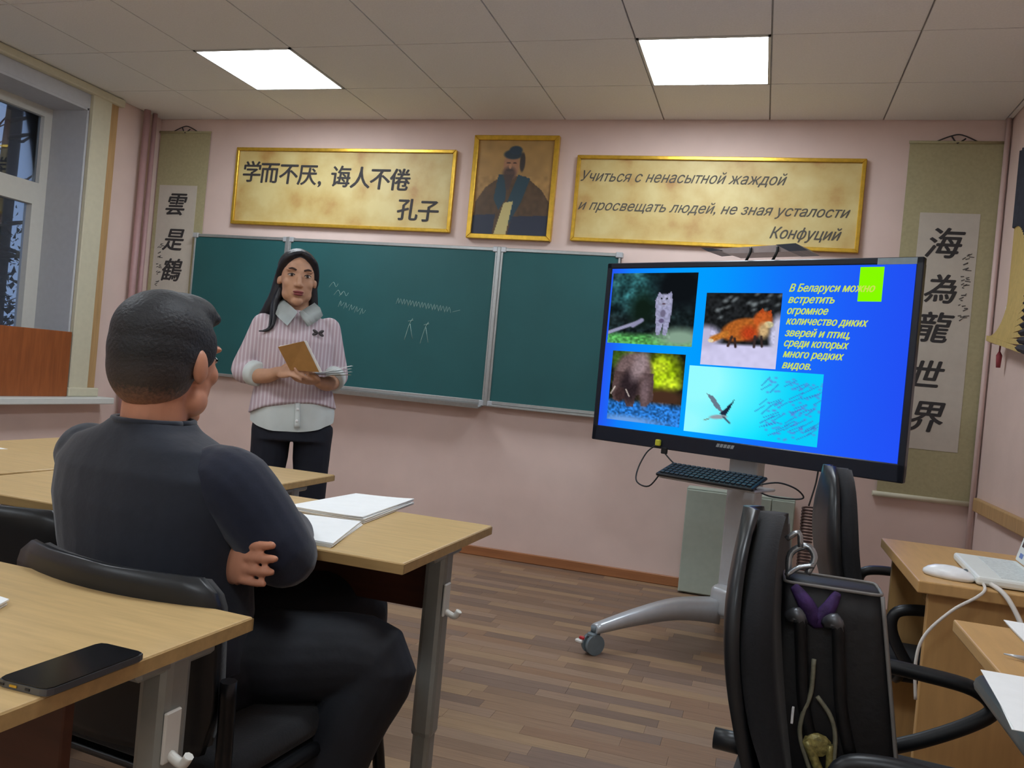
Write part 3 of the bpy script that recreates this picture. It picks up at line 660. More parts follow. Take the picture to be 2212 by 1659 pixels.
for r in range(5):
    for c in range(18):
        o = None
        if keyme is None:
            o = add_obj('key', box(B(), (0, 0, 0), (.019, .018, .007), M.to_3x3().to_4x4(), .002), KEYM, kb); keyme = o.data
        else:
            o = bpy.data.objects.new('key', keyme); COL.objects.link(o); o.parent = kb
        o.location = M @ Vector((-.2065+c*.0243,   .052-r*.026, .0105))
cab = B(); 
tvw = Matrix.Translation(TVC) @ Matrix.Rotation(TY, 4, 'Z')
def TL(x, y, z): return tvw @ Vector((x, y, z))
for nm, pts, r, lab in (
    ('usb_cable', [(-.353, -.014, -.425), (-.40, -.03, -.47), (-.41, -.08, -.55), (-.36, -.16, -.60), (-.27, -.20, -.605), (-.22, -.19, -.535)], .0035, 'black cable looping from the yellow plug to the keyboard left end'),
    ('usb_cable', [(-.318, -.01, -.46), (-.26, -.02, -.50), (-.18, -.03, -.535), (-.05, -.06, -.54)], .0035, 'black cable from the lower bezel to the back of the keyboard'),
    ('usb_cable', [(.225, -.15, -.525), (.29, -.11, -.508), (.35, -.07, -.525), (.375, -.04, -.56), (.33, -.06, -.572), (.25, -.10, -.570), (.20, -.13, -.548)], .0035, 'black cable looping from the keyboard right end'),
    ('usb_cable', [(.40, .03, -.43), (.398, .02, -.50), (.385, -.0, -.595)], .0035, 'black cable hanging down from the television lower right edge')):
    tag(add_obj(nm, tube(B(), [TL(*p) for p in pts], r, 8, 6), BLACKP, smooth=True), lab, 'cable')
hx = []
for i in range(26*8): a = i/8*2*math.pi; hx.append(TL(.385+.026*math.cos(a), .0+.026*math.sin(a), -.60-.34*i/(26*8)))
tag(add_obj('coiled_cable', tube(B(), hx, .004, 5), mat('brown_cable', (66, 46, 42), .5), smooth=True), 'dark coiled cable hanging under the right of the television', 'cable')

# grey-green cabinet behind the stand
pc = thing('low_cabinet', 'pale grey green low cabinet against the front wall behind the television stand', 'cabinet')
add_obj('body', bx((1.545, -.13, .005), (2.13, -.018, .60), .004), GREYGREEN, pc)
for xa, xb in ((1.548, 1.79), (1.794, 2.005), (2.009, 2.127)): add_obj('door', bx((xa, -.142, .012), (xb, -.129, .588), .003), GREYGREEN, pc)

# ------------------------------------------------------------------ school tables
def school_table(label, cx, cy, rz, z, w=1.2, d=0.5, apron_y=0.0, hooks=(1,), LY=.03):
    t = thing('school_table', label, 'table', (cx, cy, 0), rz, 'beech topped school tables')
    tp = box(B(), (0, 0, z-.0115), (w, d, .023), None, .003, 2); add_obj('tabletop', tp, TABLE, t)
    ed = B()
    for lo, hi in (((-w/2-.001, -d/2-.001, z-.021), (w/2+.001, -d/2+.002, z-.003)), ((-w/2-.001, d/2-.002, z-.021), (w/2+.001, d/2+.001, z-.003)), ((-w/2-.001, -d/2, z-.021), (-w/2+.002, d/2, z-.003)), ((w/2-.002, -d/2, z-.021), (w/2+.001, d/2, z-.003))): merge(ed, bx(lo, hi))
    add_obj('edge_band', ed, TABLE_E, t)
    for s in (-1, 1):
        x = s*(w/2-.04); l = B(); box(l, (x, LY, (z-.02+.33)/2), (.05, .052, z-.02-.33), None, .012, 2); box(l, (x, LY, .20), (.042, .043, .40), None, .01, 2); box(l, (x, LY, z-.033), (.046, d*.3, .02), None, .006)
        lg = add_obj('leg', l, LEG, t)
        add_obj('foot', box(B(), (x, 0, .018), (.05, d*.92, .034), None, .01, 2), LEG, t)
        if s in hooks:
            hk = B(); box(hk, (x+s*.028, LY-.012, z-.13), (.006, .03, .07), None, .002); tube(hk, [(x+s*.028, LY-.012, z-.155), (x+s*.05, LY-.012, z-.163), (x+s*.06, LY-.012, z-.15)], .007, 8, 4); add_obj('bag_hook', hk, PVC, t)
    add_obj('apron', box(B(), (0, apron_y, z-.10), (w-.16, .018, .14), None, .002), APRON, t)
    ry = B(); box(ry, (0, 0, z-.035), (w-.12, .04, .022), None, .004); add_obj('crossbar', ry, LEG, t)
    return t
def tab_at(x_right, y_far, rz, w, d):   # from far-right corner
    c, s = math.cos(rz), math.sin(rz); return (x_right - c*w/2 + s*d/2, y_far - s*w/2 - c*d/2)
r2 = math.radians(-1.2); c2 = tab_at(1.308, -3.036, r2, 1.2, .5)
school_table('beech school table in front of the seated man, holding open notebooks', *c2, r2, .765, apron_y=0.06)
r2b = math.radians(-5.0); c2b = tab_at(.100, -3.006, r2b, 1.2, .5)
school_table('beech school table at left beyond the seated man, by the empty black chair', *c2b, r2b, .765)
school_table('beech school table farthest forward, nearest the standing woman', -.10, -2.585, 0.0, .73)
r1 = math.radians(-3.0); c1 = tab_at(1.207, -3.878, r1, 1.2, .5)
school_table('beech school table nearest the camera with the smartphone on it', *c1, r1, .735, LY=.12)

def sheet_stack(name, label, cat, pts, z, n, th, m=PAPER, lift=0.0, seed=0):
    """stack of n sheets from quad pts (world xy)"""
    rg = random.Random(seed); t = thing(name, label, cat, (0, 0, 0))
    for k in range(n):
        bm = B(); q = [Vector((p[0]+rg.uniform(-.003, .003), p[1]+rg.uniform(-.003, .003), z+k*th)) for p in pts]
        nx, ny = 6, 2; vs = []
        for j in range(ny+1):
            for i in range(nx+1):
                a, b = i/nx, j/ny; p = q[0].lerp(q[1], a).lerp(q[3].lerp(q[2], a), b); p.z += lift*(k+1)/n*(a**3) ; vs.append(p)
        lo = [bm.verts.new(p) for p in vs]; hi = [bm.verts.new(p+Vector((0, 0, th*.8))) for p in vs]; W = nx+1
        for j in range(ny):
            for i in range(nx):
                a = j*W+i; bm.faces.new((hi[a], hi[a+1], hi[a+W+1], hi[a+W])); bm.faces.new((lo[a+W], lo[a+W+1], lo[a+1], lo[a]))
        per = [i for i in range(W)]+[j*W+nx for j in range(1, ny+1)]+[ny*W+i for i in range(nx-1, -1, -1)]+[j*W for j in range(ny-1, 0, -1)]
        for i in range(len(per)):
            a, b = per[i], per[(i+1) % len(per)]; bm.faces.new((lo[a], lo[b], hi[b], hi[a]))
        add_obj('page' if n > 1 else 'sheet', fix(bm), m, t)
    return t
T2Z = .7655
sheet_stack('notebook', 'open white notebook with thick pages farther back on the middle table', 'notebook', [(.86, -3.225), (1.068, -3.245), (1.045, -2.905), (.885, -2.925)], T2Z, 4, .0032, lift=.004, seed=1)
sheet_stack('notebook', 'white notebook lying nearest the seated man, partly under his elbow', 'notebook', [(.90, -3.505), (1.135, -3.51), (1.072, -3.262), (.885, -3.285)], T2Z, 4, .0024, seed=2)
sheet_stack('paper_sheet', 'corner of a white sheet on the far left table', 'paper', [(-.62, -3.07), (-.32, -3.045), (-.285, -2.955), (-.60, -2.93)], T2Z, 1, .001)
sheet_stack('paper_stack', 'small stack of white slips at the left edge of the nearest table', 'paper', [(.70, -4.10), (.92, -4.08), (.90, -4.025), (.72, -4.0)], .7355, 3, .003, seed=4)
# smartphone
ph = thing('smartphone', 'black smartphone lying face up on the nearest table', 'phone', (1.165, -4.172, .7355), 0.0)
pa = [Vector(p) for p in ((-.041, -.074), (.030, -.074), (.036, .072), (-.035, .074))]
def phone_box(z0, z1, ins, bev, m, nm):
    bm = B(); c = Vector((0, 0)); 
    P_ = []
    for k, p in enumerate(pa):
        d = (c-p).normalized(); e1 = (pa[k-1]-p).normalized(); e2 = (pa[(k+1) % 4]-p).normalized(); p = p+(e1+e2)*ins
        for tt in (0, .5, 1):
            a = p+e1*.010; b_ = p+e2*.010; P_.append(a.lerp(p, .0)*(1-tt)**2+p*2*tt*(1-tt)+b_*tt**2)
    prism(bm, [(p.x, p.y) for p in P_], z1-z0, Matrix.Translation((0, 0, z0))); return add_obj(nm, fix(bm), m, ph)
phone_box(0, .0075, .0, .002, mat('phone_metal', (96, 98, 102), .3, metal=.6), 'body'); phone_box(.0075, .0088, .0012, .001, mat('phone_glass', (10, 11, 13), .12, spec=.6), 'screen_glass')
for k, x in enumerate((-.032, -.016, .004)): add_obj('port', box(B(), (x, -.0745, .004), (.006 if k != 1 else .010, .001, .0025)), GOLD if k == 1 else BLACKP, ph)

# ------------------------------------------------------------------ chairs
def visitor_chair(label, cx, cy, rz):
    t = thing('visitor_chair', label, 'chair', (cx, cy, 0), rz, 'black visitor chairs at the tables')
    # local: +y forward
    b = box(B(), (0, .0, .455), (.46, .43, .05), None, .022, 3); add_obj('seat', b, BLACKF, t, smooth=True)
    b = box(B(), (0, 0, .424), (.47, .44, .012), None, .005, 2); add_obj('seat_pan', b, BLACKP, t)
    def back(nm, y0, th, m, x1, z0, z1):
        rings = []; n = 14
        for i in range(n+1):
            z = z0+(z1-z0)*i/n; f = i/n; ww = x1*((1-.16*((f-.8)/.2)**3) if f > .8 else (1 if f > .25 else .9+.4*f))
            r = []
            for k in range(11):
                u = -1+2*k/10; r.append(Vector((u*ww, y0-.02*f - .035*(1-u*u)*1.0, z)))
            for k in range(10, -1, -1):
                u = -1+2*k/10; r.append(Vector((u*ww*.985, y0-.02*f-.035*(1-u*u)-th*(.55+.45*math.cos(u*1.4)), z)))
            rings.append(r)
        return add_obj(nm, fix(loft(B(), rings)), m, t, smooth=True)
    back('backrest', -.215, .03, BLACKF, .215, .50, .768); back('back_shell', -.238, .018, BLACKP, .222, .495, .776)
    for s in (-1, 1):
        add_obj('leg', tube(B(), [(s*.235, -.24, .62), (s*.235, -.235, .46), (s*.245, -.25, .2), (s*.25, -.27, .012)], .013, 8, 4), BLACKM, t)
        add_obj('leg', tube(B(), [(s*.235, -.20, .418), (s*.235, .17, .418), (s*.24, .215, .395), (s*.25, .25, .2), (s*.25, .265, .012)], .013, 8, 5), BLACKM, t)
    add_obj('crossbar', tube(B(), [(-.235, .1, .412), (.235, .1, .412)], .011, 8), BLACKM, t)
    return t
MCX, MCY, MCR = .950, -3.59, math.radians(-6)
visitor_chair('black visitor chair the man in the navy jumper sits on', MCX, MCY, MCR)
visitor_chair('empty black visitor chair at far left behind the left table', .38, -3.36, math.radians(0))

def office_chair(label, cx, cy, rz, zs=.47, zback=(.50, .93), tilt=.10, backx=-.2, tagged=False):
    t = thing('office_chair', label, 'chair', (cx, cy, 0), rz, 'black office chairs at the side desks')
    add_obj('seat', box(B(), (.02, 0, zs-.035), (.46, .45, .07), None, .03, 3), BLACKF, t, smooth=True)
    def pad(nm, x0, th, m, hw, z0, z1):
        rings = []; n = 16
        for i in range(n+1):
            f = i/n; z = z0+(z1-z0)*f; k = 1.0
            if f > .55: k = math.sqrt(max(.02, 1-((f-.55)/.45)**2))
            elif f < .15: k = .8+.2*f/.15
            ww = hw*k; th2 = th*(.4+.6*math.sin(math.pi*min(max(f, .06), .94))); xx = x0+tilt*(1-f) - .03*math.sin(f*math.pi); r = []
            for q in range(9): u = -1+q/4; r.append(Vector((xx+th2*.5*(1-.6*u*u)+.02*u*u, u*ww, z)))
            for q in range(8, -1, -1): u = -1+q/4; r.append(Vector((xx-th2*.5*(1-.3*u*u)+.02*u*u, u*ww*.99, z)))
            rings.append(r)
        return add_obj(nm, fix(loft(B(), rings)), m, t, smooth=True)
    bk = pad('backrest', backx, .085, BLACKF, .215, *zback); pad('back_shell', backx-.04, .04, BLACKP, .222, zback[0]-.01, zback[1]+.006)
    if tagged: 
        o = add_obj('care_tag', box(B(), (backx+tilt*.6+.030, -.12, zback[0]+.16), (.004, .010, .026), None, .0005), PAPER, bk)
    add_obj('back_bar', tube(B(), [(backx+.06, 0, zback[0]+.12), (backx+.05, 0, zback[0]-.02), (backx+.10, 0, zs-.08), (.0, 0, zs-.085)], .018, 8, 4), BLACKM, t)
    add_obj('knob', cyl(B(), (backx-.07, .06, zs+.0), (backx+.0, .06, zs+.0), .020, 14), BLACKP, t)
    for s in (-1, 1):
        y = s*.265
        add_obj('armrest', tube(B(), [(.03, y, zs-.03), (.12, y, zs+.015), (.205, y, zs+.070), (.236, y, zs+.106), (.200, y, zs+.136), (.11, y, zs+.145), (.02, y, zs+.146), (-.03, y, zs+.128), (-.03, y, zs+.07), (.03, y, zs-.03)], .0155, 10, 5), BLACKP, t)
        add_obj('arm_bracket', tube(B(), [(0, y, zs-.01), (0, y*.8, zs-.06), (0, 0, zs-.075)], .012, 8, 3), BLACKM, t)
    add_obj('gas_column', cyl(B(), (.02, 0, .10), (.02, 0, zs-.07), .026, 14), BLACKM, t)
    for k in range(5):
        a = k*2*math.pi/5+.3; d = Vector((math.cos(a), math.sin(a), 0))
        lg = add_obj('base_leg', tube(B(), [Vector((.02, 0, .115)), Vector((.02, 0, .085))+d*.28], [.024, .014], 8), BLACKP, t)
        c = Vector((.02, 0, .028))+d*.28; s = Vector((-d.y, d.x, 0)); add_obj('caster', cyl(B(), c-s*.02, c+s*.02, .027, 14), BLACKP, lg)
    return t
C1 = (2.124, -3.385); office_chair('black office chair at the nearer desk with a handbag on it', C1[0], C1[1], math.radians(-6), .47, (.45, .925), .075, -.185, True)
C2 = (2.315, -2.24); office_chair('black office chair at the farther desk by the laptop', C2[0], C2[1], math.radians(3), .46, (.50, .945), .07, -.165)

# handbag on chair 1
hb = thing('handbag', 'black leather handbag with straps and a patterned charm on the nearer office chair', 'handbag', (2.052, -3.385, .472))
rings = []
for z, hx_, hy in ((0, .108, .078), (.02, .115, .085), (.15, .102, .078), (.30, .084, .062), (.345, .080, .052)):
    r = []
    for k in range(24):
        a = 2*math.pi*k/24; ca, sa = math.cos(a), math.sin(a); e = .22
        r.append(Vector((hx_*math.copysign(abs(ca)**e, ca)+.02-z*.06, hy*math.copysign(abs(sa)**e, sa), z)))
    rings.append(r)
add_obj('bag_body', fix(loft(B(), rings)), LEATHER, hb, smooth=True)
TRIM = mat('bag_trim', (112, 108, 104), .5)
add_obj('top_trim', tube(B(), [(p.x, p.y, .346) for p in rings[-1]]+[(rings[-1][0].x, rings[-1][0].y, .346)], .003, 6), TRIM, hb)
add_obj('edge_piping', tube(B(), [(.078, -.052, .345), (.108, -.076, .15), (.13, -.084, .01)], .0035, 6, 4), TRIM, hb)
SIL = mat('bag_metal', (150, 154, 158), .25, metal=.8)
bag_off = Vector((.012, .068, .055))
for x in (-.075, -.015):
    add_obj('handle', tube(B(), [(x, -.135, .235), (x+.01, -.155, .245), (x+.018, -.15, .19), (x+.03, -.15, .10), (x+.05, -.148, .03)], .011, 8, 4), LEATHER, hb)
    add_obj('handle_ring', tube(B(), [(x-.004, -.142, .236), (x+.006, -.158, .248), (x+.014, -.152, .232)], .0115, 8, 3), mat('strap_metal', (92, 94, 98), .4, metal=.6), hb)
sc = B(); tube(sc, [(-.075, -.118, .285), (-.055, -.132, .262), (-.035, -.128, .235), (-.02, -.132, .255), (-.005, -.120, .285)], [.008, .014, .016, .013, .007], 8, 4); add_obj('purple_scarf', sc, mat('purple_cloth', (58, 34, 84), .8, var=.4, scale=50, bump=.4), hb, smooth=True)
bu = B(); tube(bu, [(-.085, -.09, .30), (-.085, -.085, .335), (-.06, -.085, .352), (-.045, -.09, .335), (-.055, -.095, .305)], .006, 8, 4); tube(bu, [(-.09, -.11, .30), (-.07, -.10, .315), (-.045, -.10, .322)], .005, 6, 3); tube(bu, [(-.095, -.09, .36), (-.075, -.09, .375), (-.07, -.09, .35)], .005, 6, 3)
add_obj('buckle', bu, SIL, hb)
CH = mat('charm_cord', (120, 118, 100), .5, var=.2, scale=100)
cb_ = B(); tube(cb_, [(-.035, -.152, .175), (-.035, -.156, .12), (-.045, -.158, .08), (-.045, -.158, .04), (-.02, -.158, -.02), (0, -.158, -.06), (.008, -.158, -.02), (.01, -.158, .045), (.0, -.158, .085), (-.025, -.156, .115)], .004, 6, 4)
add_obj('charm_cord', cb_, CH, hb)
ch = ell(B(), (-.018, -.157, .035), (.024, .008, .02), None, 2); tube(ch, [(-.036, -.158, .04), (-.012, -.16, -.005), (.002, -.16, -.04)], .008, 8, 3); tube(ch, [(.002, -.158, .04), (.004, -.16, .0), (.003, -.16, -.04)], .006, 8, 3)
add_obj('charm', ch, mat('charm_gold', (150, 140, 84), .4, metal=.3, var=.5, scale=140), hb)

for ch_ in hb.children:
    if ch_.name.split('.')[0] in ('handle', 'handle_ring', 'purple_scarf', 'buckle', 'charm_cord', 'charm'): ch_.location = bag_off

# ------------------------------------------------------------------ right-hand desks and things on them
dk = thing('wooden_desk', 'light wooden desk against the right wall holding the white laptop', 'desk')
add_obj('desktop', bx((2.285, -2.86, .722), (3.005, -2.235, .75), .003, 2), DESK, dk)
add_obj('side_panel', bx((2.315, -2.825, .0), (2.985, -2.803, .722), .002), DESK, dk)
add_obj('side_panel', bx((2.315, -2.285, .0), (2.985, -2.263, .722), .002), DESK, dk)
add_obj('back_panel', bx((2.80, -2.803, .25), (2.818, -2.285, .722), .002), DESK, dk)
add_obj('drawer_shelf', bx((2.40, -2.803, .60), (2.80, -2.285, .618), .002), DESK, dk)
d2 = thing('school_desk', 'light wooden desk nearest the camera at right with a grey tubular frame', 'desk')
add_obj('desktop', bx((2.288, -4.40, .727), (2.788, -3.212, .75), .003, 2), DESK, d2)
for yy2 in (-3.81,):
    for xx in (2.34, 2.70): add_obj('leg', box(B(), (xx, yy2, .345), (.045, .03, .69), None, .008, 2), LEG, d2)
add_obj('frame_rail', tube(B(), [(2.335, -4.34, .655), (2.335, -3.28, .655)], .019, 12), LEG, d2)
add_obj('frame_rail', tube(B(), [(2.70, -4.34, .655), (2.70, -3.28, .655)], .019, 12), LEG, d2)
add_obj('modesty_panel', bx((2.60, -4.3, .42), (2.616, -3.3, .70)), DESK, d2)
lp = thing('laptop', 'white laptop open on the farther desk with black screen', 'laptop', (2.497, -2.655, .751), math.radians(-3))
WL = mat('laptop_white', (222, 226, 222), .4, var=.02)
add_obj('base', box(B(), (.0, .0, .011), (.150, .335, .020), None, .006, 2), WL, lp)
add_obj('keyboard_area', box(B(), (.018, 0, .0213), (.08, .30, .001)), mat('laptop_keys', (206, 212, 210), .5, var=.15, scale=160), lp)
M = Matrix.Translation((.068, 0, .024)) @ Matrix.Rotation(math.radians(14), 4, 'Y')
add_obj('lid', box(B(), (.006, 0, .115), (.012, .335, .23), M, .004, 2), WL, lp)
add_obj('display', box(B(), (-.0005, 0, .122), (.001, .29, .165), M), mat('dark_display', (30, 26, 32), .15), lp)
add_obj('badge', box(B(), (-.0006, .12, .018), (.001, .03, .012), M), mat('badge_blue', (110, 130, 186), .5), lp)
ms = B(); rings = []
for z, k in ((0, .92), (.006, 1.0), (.012, .97), (.02, .8), (.026, .55), (.029, .2)):
    rings.append([Vector((.058*k*math.cos(a), .031*k*math.sin(a), z)) for a in [2*math.pi*i/20 for i in range(20)]])
mo = thing('computer_mouse', 'white computer mouse on the farther desk beside the laptop', 'mouse', (2.365, -2.77, .751), math.radians(-22))
add_obj('shell', fix(loft(ms, rings)), mat('mouse_white', (228, 230, 232), .25), mo, smooth=True)
add_obj('scroll_wheel', cyl(B(), (.034, -.003, .022), (.034, .003, .022), .006, 10), GREYRUB, mo)
CW = mat('white_cable', (206, 200, 192), .5)
tag(add_obj('white_cable', tube(B(), [(2.43, -2.80, .757), (2.42, -2.868, .752), (2.40, -2.885, .735), (2.35, -2.90, .70), (2.30, -2.91, .64), (2.285, -2.92, .58), (2.29, -2.93, .50)], .0035, 8, 6), CW, smooth=True), 'thin white cable drooping over the near edge of the laptop desk', 'cable')
tag(add_obj('white_cable', tube(B(), [(2.44, -2.80, .758), (2.455, -2.87, .752), (2.475, -2.90, .72), (2.50, -2.93, .66), (2.52, -2.95, .60), (2.56, -2.96, .40), (2.60, -2.95, .2)], .0055, 8, 6), CW, smooth=True), 'thicker whitish cable hanging from the laptop towards the nearer desk', 'cable')
sheet_stack('paper_sheet', 'white sheet of paper overhanging the left edge of the nearest desk', 'paper', [(2.24, -3.80), (2.45, -3.80), (2.46, -3.55), (2.262, -3.545)], .7505, 2, .001, seed=8)
sheet_stack('notebook', 'white notebook at the far end of the nearest desk', 'notebook', [(2.375, -3.42), (2.56, -3.40), (2.56, -3.20), (2.382, -3.178)], .7505, 3, .002, seed=9)
pn = thing('pen', 'dark pen with a metal tip lying on the nearest desk', 'pen', (2.345, -3.45, .756), math.radians(-18))
add_obj('barrel', cyl(B(), (.0, 0, 0), (.10, 0, 0), .0048, 10), BLACKP, pn); add_obj('metal_tip', cyl(B(), (-.03, 0, 0), (.0, 0, 0), .001, 10, .0042), SILVER, pn); add_obj('clip', box(B(), (.075, 0, .006), (.04, .003, .002)), SILVER, pn)
# brown board on the sill
wb = thing('wooden_board', 'brown wooden board standing on the white windowsill', 'board', (XL+.03, -1.24, .742), 0)
add_obj('panel', bx((-.012, -1.1, .0), (.012, .565, .412), .003), BROWNB, wb)

# folding fan on right wall
fn = thing('folding_fan', 'large bamboo folding fan with dark leaf hung on the right wall', 'fan', (XR-.004, -.345, 1.535))
BAM = mat('bamboo', (196, 170, 104), .45, var=.12, scale=20, stretch=(4, 4, 1)); DARKL = mat('fan_leaf', (44, 46, 58), .7, var=.2)
N = 30
for k in range(N):
    ang = math.radians(91-100*k/(N-1)); d = Vector((0, -math.cos(ang), math.sin(ang))); s = Vector((0, -d.z, d.y)); x = -.012-.0026*k
    L = .60; w0, w1 = .016, .0115
    bm = B(); q = [d*(-.025)-s*w0*.8, d*(-.025)+s*w0*.8, d*L+s*w1, d*L-s*w1]
    a_ = [bm.verts.new(p+Vector((x, 0, 0))) for p in q]; b_ = [bm.verts.new(p+Vector((x-.0016, 0, 0))) for p in q]
    bm.faces.new(a_); bm.faces.new(b_[::-1])
    for i in range(4): bm.faces.new((a_[i], b_[i], b_[(i+1) % 4], a_[(i+1) % 4]))
    add_obj('rib', fix(bm), BAM, fn)
lf = B(); pr_ = None; vsa = []
for k in range(2*N+1):
    ang = math.radians(92-102*k/(2*N)); d = Vector((0, -math.cos(ang), math.sin(ang))); x = -.010-.0013*k-.016*(k % 2); vsa.append([lf.verts.new(d*r+Vector((x, 0, 0))) for r in (.55, .74, .93)])
for k in range(2*N):
    for i in range(2): lf.faces.new((vsa[k][i], vsa[k+1][i], vsa[k+1][i+1], vsa[k][i+1]))
add_obj('leaf', lf, DARKL, fn)
add_obj('pivot', cyl(B(), (-.065, 0, 0), (0, 0, 0), .014, 12), BROWNB, fn)
o = add_obj('paper_label', box(B(), (-.0165, .002, .12), (.004, .030, .085)), PAPER, fn); o['label'] = 'pale paper label on the guard'
add_obj('tassel', tube(B(), [(-.03, -.005, -.01), (-.03, .0, -.06), (-.03, .0, -.08), (-.03, .0, -.14)], [.004, .004, .014, .010], 8), mat('tassel_red', (150, 64, 70), .8), fn)

# ------------------------------------------------------------------ people
class Frame:
    def __init__(s, o, head):
        s.o = Vector(o); s.F = Vector((math.cos(head), math.sin(head), 0)); s.R = Vector((math.sin(head), -math.cos(head), 0))
    def __call__(s, r, f, z): return s.o + s.R*r + s.F*f + Vector((0, 0, z))
    def M3(s): return Matrix((s.R, s.F, Vector((0, 0, 1)))).transposed()
def ring(fr, r, f, z, rx, ry, n=28, e=.85, dz=None):
    out = []
    for k in range(n):
        a = 2*math.pi*k/n; ca, sa = math.cos(a), math.sin(a)
        p = fr(r+rx*math.copysign(abs(ca)**e, ca), f+ry*math.copysign(abs(sa)**e, sa), z+(dz(a) if dz else 0)); out.append(p)
    return out
def head_prims(bm, hf, k=1.0, fem=False):
    """hf: Frame at head centre"""
    def E(r, f, z, a, b, c): ell(bm, hf(r*k, f*k, z*k), (a*k, b*k, c*k), hf.M3(), 3)
    E(0, -.012, .034, .073, .092, .080); E(0, .026, .0, .066, .064, .075)
    if fem:
        E(0, .030, -.030, .061, .058, .086); E(0, .058, -.096, .024, .024, .020)
        for q in (-1, 1): E(q*.034, .030, -.066, .026, .034, .032); E(q*.036, .056, -.026, .024, .022, .026)
    else:
        E(0, .030, -.030, .060, .060, .088); E(0, .060, -.100, .028, .024, .020)
        for q in (-1, 1): E(q*.040, .020, -.070, .024, .038, .030); E(q*.038, .058, -.022, .024, .022, .024)
    for q in (-1, 1):
        E(q*.030, .076, .026, .026, .012, .009)
        E(q*.0745, -.006, -.008, .007 if fem else .010, .017, .027 if fem else .031); E(q*.070, .004, -.014, .010, .014, .020)
    tube(bm, [hf(0, .086*k, .010*k), hf(0, .095*k, -.012*k), hf(0, .103*k, -.033*k)], [.007*k, .009*k, .011*k], 10, 0, None, True, True)
    for q in (-1, 1): E(q*.010, .094, -.036, .009, .009, .007)
    E(0, .078, -.066, .024, .014, .016)
def face_parts(hf, k, body, lip):
    for s in (-1, 1):
        e = add_obj('eye', ell(B(), hf(s*.031*k, .081*k, .004*k), (.013*k, .007*k, .0055*k), hf.M3(), 3), EYEW, body, smooth=True)
        add_obj('iris', ell(B(), hf(s*.031*k, .0865*k, .004*k), (.0055*k, .003*k, .0052*k), hf.M3(), 2), EYED, e, smooth=True)
        add_obj('eyelashes', tube(B(), [hf(s*.017*k, .084*k, .005*k), hf(s*.031*k, .0905*k, .0105*k), hf(s*.046*k, .078*k, .006*k)], .0018*k, 6, 4), EYED, e)
        add_obj('eyebrow', tube(B(), [hf(s*.015*k, .093*k, .025*k), hf(s*.033*k, .092*k, .031*k), hf(s*.052*k, .074*k, .026*k)], [.0035*k, .004*k, .0018*k], 6, 4), BROW, body, smooth=True)
    lp_ = B(); ell(lp_, hf(0, .0905*k, -.062*k), (.022*k, .008*k, .0055*k), hf.M3(), 3); ell(lp_, hf(0, .0905*k, -.071*k), (.019*k, .008*k, .0065*k), hf.M3(), 3)
    add_obj('lips', lp_, lip, body, smooth=True)
def hand_prims(bm, wrist, dirv, nrm, side, s=1.0, curl=.5, thumb=.6):
    """palm from wrist along dirv; nrm = back of the hand; side=+1 thumb towards dirv x nrm"""
    d = Vector(dirv).normalized(); n = Vector(nrm); n = (n-d*n.dot(d)).normalized(); t = d.cross(n)*side; w = Vector(wrist)
    M = Matrix((t, d, n)).transposed()
    ell(bm, w+d*.045*s, (.040*s, .050*s, .016*s), M, 3); ell(bm, w+d*.065*s, (.040*s, .034*s, .014*s), M, 3)
    for i, (off, L) in enumerate(((.030, .074), (.010, .083), (-.010, .077), (-.029, .060))):
        b = w+d*.082*s+t*off*s; p = [b-d*.03*s, b]; a = 0; seg = L*s/3
        for q in range(3):
            a += curl*(.7 if q == 0 else 1.0); p.append(p[-1]+(d*math.cos(a)-n*math.sin(a)+t*off*1.6)*seg*(1.15-.15*q))
        r = (.0088 if i != 3 else .0076)*s; tube(bm, p, [r*1.05, r*1.05, r, r*.95, r*.82], 10, 3, None, True, True)
    b = w+d*.02*s+t*.025*s; tube(bm, [b, b+(t*.7+d*.6-n*.2)*.03*s, b+(t*.75*thumb+d*.9-n*.45)*.055*s, b+(t*.6*thumb+d*1.0-n*.6)*.08*s], [.014*s, .0125*s, .0105*s, .0085*s], 10, 3, None, True, True)

# ---- standing woman
WO = Vector((-.1076, -1.6967, 0)); wf = Frame(WO, math.radians(-58))
WH = Frame(wf(.002, .012, 1.474), math.radians(-53)); KW = 1.07
b = B(); head_prims(b, WH, KW, True)
tube(b, [wf(-.004, -.012, 1.43), wf(-.012, -.02, 1.36), wf(-.014, -.02, 1.29)], [.050, .048, .058], 16, 3)
loft(b, [ring(wf, -.035, 0, .80, .13, .085), ring(wf, -.03, 0, .90, .125, .08), ring(wf, -.022, 0, 1.02, .11, .065), ring(wf, -.015, 0, 1.15, .12, .075), ring(wf, -.012, -.005, 1.25, .12, .07), ring(wf, -.013, -.012, 1.31, .09, .05)])
RA = [wf(.126, -.01, 1.256), wf(.198, -.015, 1.05), wf(.10, .11, 1.035), wf(.045, .165, 1.058)]; LA = [wf(-.154, -.01, 1.266), wf(-.208, -.01, 1.065), wf(-.165, .12, 1.025), wf(-.125, .17, 1.03)]
for A in (RA, LA): tube(b, A, [.034, .034, .033, .024], 14, 5, None, True, True)
hand_prims(b, RA[3], wf(-.03, .24, 1.075)-RA[3], wf(.05, .6, .4)-wf(0, 0, 0), -1, .92, .45)
hand_prims(b, LA[3], wf(-.055, .205, 1.035)-LA[3], Vector((0, 0, -1))+wf.F*.35, 1, .92, .35)
LEGW = [((.054, .0, .80), (.062, .005, .46), (.058, -.005, .09)), ((-.128, 0, .80), (-.138, .005, .46), (-.136, -.005, .09))]
for L in LEGW:
    tube(b, [wf(*p) for p in L], [.06, .045, .034], 14, 5); ell(b, wf(L[2][0], .05, .035), (.036, .11, .032), wf.M3(), 3)
woman = organic('person', b, SKIN_W, None, .0038, 6)
